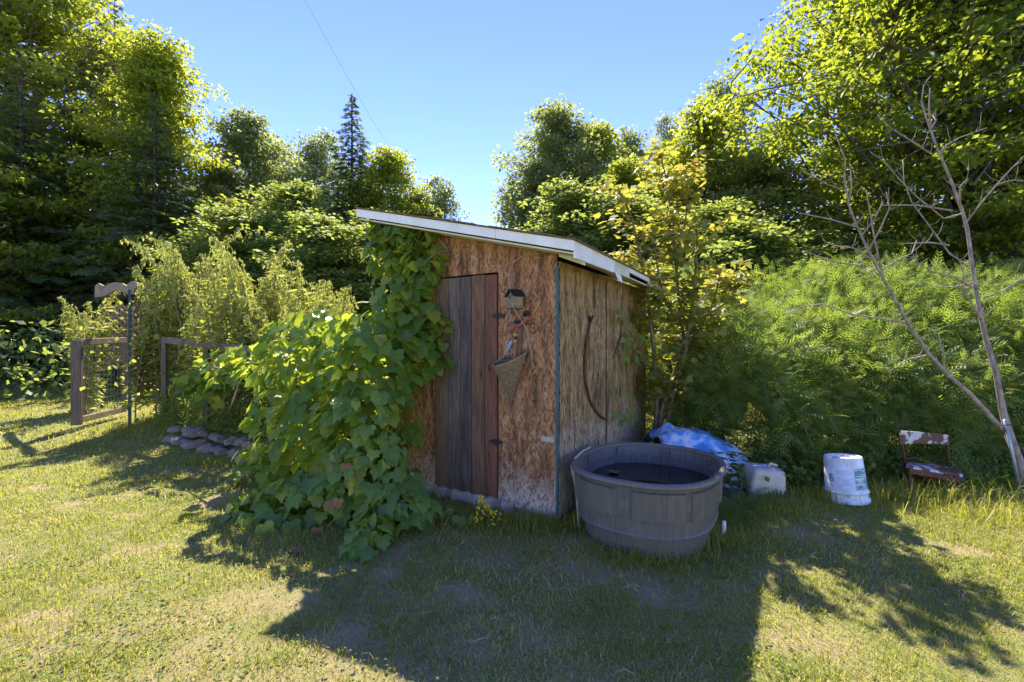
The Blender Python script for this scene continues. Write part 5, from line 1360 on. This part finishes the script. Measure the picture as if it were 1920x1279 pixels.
# ------------------------------------------------------------------ grass
def grass():
    g = np.random.default_rng(101); m = leaf_mat('grass_blade', (.15, .17, .020), (.33, .33, .035), (.70, .70, .05), .46, .55, (.68, .52, .24))
    Xs, Ys, Ls, Ws, Ts = [], [], [], [], []
    def zone(y0, y1, dens, l0, l1, w):
        xm = 1.16 * y1 + .3; n = int((y1 - y0) * 2 * xm * dens); x = g.uniform(-xm, xm, n); y = g.uniform(y0, y1, n)
        k = np.abs(x) < 1.16 * y + .3; x, y = x[k], y[k]; b = bare(x, y)
        k = g.random(len(x)) < (1 - .85 * b); x, y, b = x[k], y[k], b[k]
        clump = fbm(x * 3.1, y * 3.1, 55); k = g.random(len(x)) < .45 + .9 * clump; x, y, b, clump = x[k], y[k], b[k], clump[k]
        n = len(x); Xs.append(x); Ys.append(y); Ls.append((l0 + (l1 - l0) * g.random(n) ** 1.6) * (.6 + .8 * clump)); Ws.append(w * (.6 + .8 * g.random(n)))
        dry = fbm(x * 1.3 + 20, y * 1.3, 66); Ts.append(np.where(g.random(n) < .12 + .45 * sstep(.42, .72, dry) + .3 * b, .80 + .2 * g.random(n), .72 * g.random(n)))
    zone(1.5, 2.6, 8800, .018, .060, .0031); zone(2.6, 4.0, 6200, .02, .062, .0041); zone(4.0, 6.5, 2100, .025, .07, .0068); zone(6.5, 11, 520, .03, .085, .014); zone(11, 24, 80, .05, .11, .034)
    # taller tufts along the hedge, the shed and the tank
    def tufts(cx, cy, sx, sy, n, l0, l1, w=.005):
        x = cx + g.normal(size=n) * sx; y = cy + g.normal(size=n) * sy; Xs.append(x); Ys.append(y); Ls.append(g.uniform(l0, l1, n)); Ws.append(np.full(n, w)); Ts.append(np.where(g.random(n) < .15, .9, .35 * g.random(n)))
    for u, v, su, n, l0, l1 in ((1800, 935, .35, 420, .08, .32), (1700, 930, .3, 300, .06, .24), (1880, 970, .3, 300, .08, .28), (1640, 935, .2, 500, .08, .22), (1540, 935, .2, 500, .06, .2), (1420, 960, .2, 600, .06, .18), (1330, 1020, .12, 350, .06, .2),
                                (1200, 1050, .2, 350, .05, .16), (1100, 990, .12, 400, .05, .16), (1000, 985, .22, 700, .05, .16), (880, 980, .2, 500, .05, .15), (1270, 1045, .12, 200, .06, .2), (330, 815, .4, 900, .08, .28), (250, 805, .3, 700, .08, .25), (430, 870, .3, 600, .05, .16), (600, 1000, .3, 600, .04, .13)):
        p = gp(u, v); tufts(p.x, p.y, su, su * .45, n, l0, l1)
    x = np.concatenate(Xs); y = np.concatenate(Ys); Lb = np.concatenate(Ls); W = np.concatenate(Ws); T = np.concatenate(Ts)
    q = np.stack([x - C.x, y - C.y], 1); lx = q @ np.array(XR.xy); ly = q @ np.array(YD.xy); ins = (lx > WL) & (lx < .02) & (ly > -.02) & (ly < 2.5)
    qt = np.stack([x - TC.x, y - TC.y], 1); tx = qt @ np.array(XR.xy); ty = qt @ np.array(YD.xy); ins |= (np.abs(tx / (A_ * .8)) ** 2.5 + np.abs(ty / (B_ * .8)) ** 2.5) < 1
    k = ~ins; x, y, Lb, W, T = x[k], y[k], Lb[k], W[k], T[k]; n = len(x)
    a = g.uniform(0, 6.283, n); lean = np.where(T > .79, g.uniform(.7, 1.45, n), g.uniform(.3, 1.25, n)); z = gh(x, y) - .004
    dx, dy = np.cos(a), np.sin(a); sx, sy = -dy * W * .5, dx * W * .5
    mz = Lb * .55 * np.cos(lean * .5); mr = Lb * .55 * np.sin(lean * .5); tz = mz + Lb * .45 * np.cos(lean * 1.3); tr = mr + Lb * .45 * np.sin(lean * 1.3)
    V = np.empty((n, 5, 3)); V[:, 0] = np.stack([x - sx, y - sy, z], 1); V[:, 1] = np.stack([x + sx, y + sy, z], 1)
    V[:, 2] = np.stack([x + dx * mr + sx * .8, y + dy * mr + sy * .8, z + mz], 1); V[:, 3] = np.stack([x + dx * mr - sx * .8, y + dy * mr - sy * .8, z + mz], 1); V[:, 4] = np.stack([x + dx * tr, y + dy * tr, z + tz], 1)
    off = (np.arange(n) * 5)[:, None, None]; Fc = (np.array([[0, 1, 2], [0, 2, 3], [3, 2, 4]])[None] + off).reshape(-1, 3)
    TT = np.repeat(np.stack([T, T, T], 1), 5, axis=0); o = big_mesh('grass', V.reshape(-1, 3), Fc, m, TT); tag(o, 'patchy green and straw-coloured lawn grass', 'grass', kind='stuff')
    # clover and other small flat leaves
    n = 30000; y = 1.5 + 5.5 * g.random(n) ** 1.3; x = g.uniform(-1, 1, n) * (1.15 * y + .2); k = (fbm(x * 2.4 + 3, y * 2.4, 77) > .47 + .25 * g.random(n)) & (bare(x, y) < .5); x, y = x[k], y[k]
    q = np.stack([x - C.x, y - C.y], 1); lx = q @ np.array(XR.xy); ly = q @ np.array(YD.xy); k = ~((lx > WL) & (lx < .02) & (ly > -.05) & (ly < 2.5)); x, y = x[k], y[k]; n = len(x)
    V, Fc = scatter([(0, 0, 0), (-.42, .5, .05), (0, 1, -.03), (.42, .5, .05)], LEAF4_F, np.stack([x, y, gh(x, y) + .008 + .03 * g.random(n)], 1), g.normal(size=(n, 3)) * np.array([1, 1, .2]), np.array([0, 0, 1]) + g.normal(size=(n, 3)) * .3, .009 + .016 * g.random(n))
    o = big_mesh('lawn_weeds', V, Fc, L['under'], tints(n, 4)); tag(o, 'small flat-leaved weeds and clover in the lawn', 'weeds', kind='stuff')
grass()

def litter():
    g = np.random.default_rng(7); n = 500; y = 1.6 + 5 * g.random(n) ** 1.4; x = g.uniform(-1, 1, n) * 1.12 * y
    V, Fc = scatter(LEAF4_V, LEAF4_F, np.stack([x, y, gh(x, y) + .02 + .02 * g.random(n)], 1), g.normal(size=(n, 3)) * np.array([1, 1, .3]), np.array([0, 0, 1]) + g.normal(size=(n, 3)) * .4, .010 + .018 * g.random(n) ** 2)
    o = big_mesh('leaf_litter', V, Fc, M['deadleaf']); tag(o, 'small dead leaves and bits lying in the lawn', 'litter', kind='stuff')
    mb = MB(); r = random.Random(4)
    for k in range(90):
        yy = 1.7 + 4 * r.random() ** 1.3; xx = r.uniform(-1, 1) * 1.1 * yy; a = r.uniform(0, 3.14); l = r.uniform(.03, .12); z = ghf(xx, yy) + .025
        mb.tube([(xx, yy, z), (xx + l * .5 * math.cos(a), yy + l * .5 * math.sin(a), z + .012), (xx + l * math.cos(a + .3), yy + l * math.sin(a + .3), z)], [.0018, .0016, .001], 4)
    o = mb.build('lawn_twigs', M['drystem']); tag(o, 'thin dry twigs lying in the lawn', 'twigs', kind='stuff')
litter()
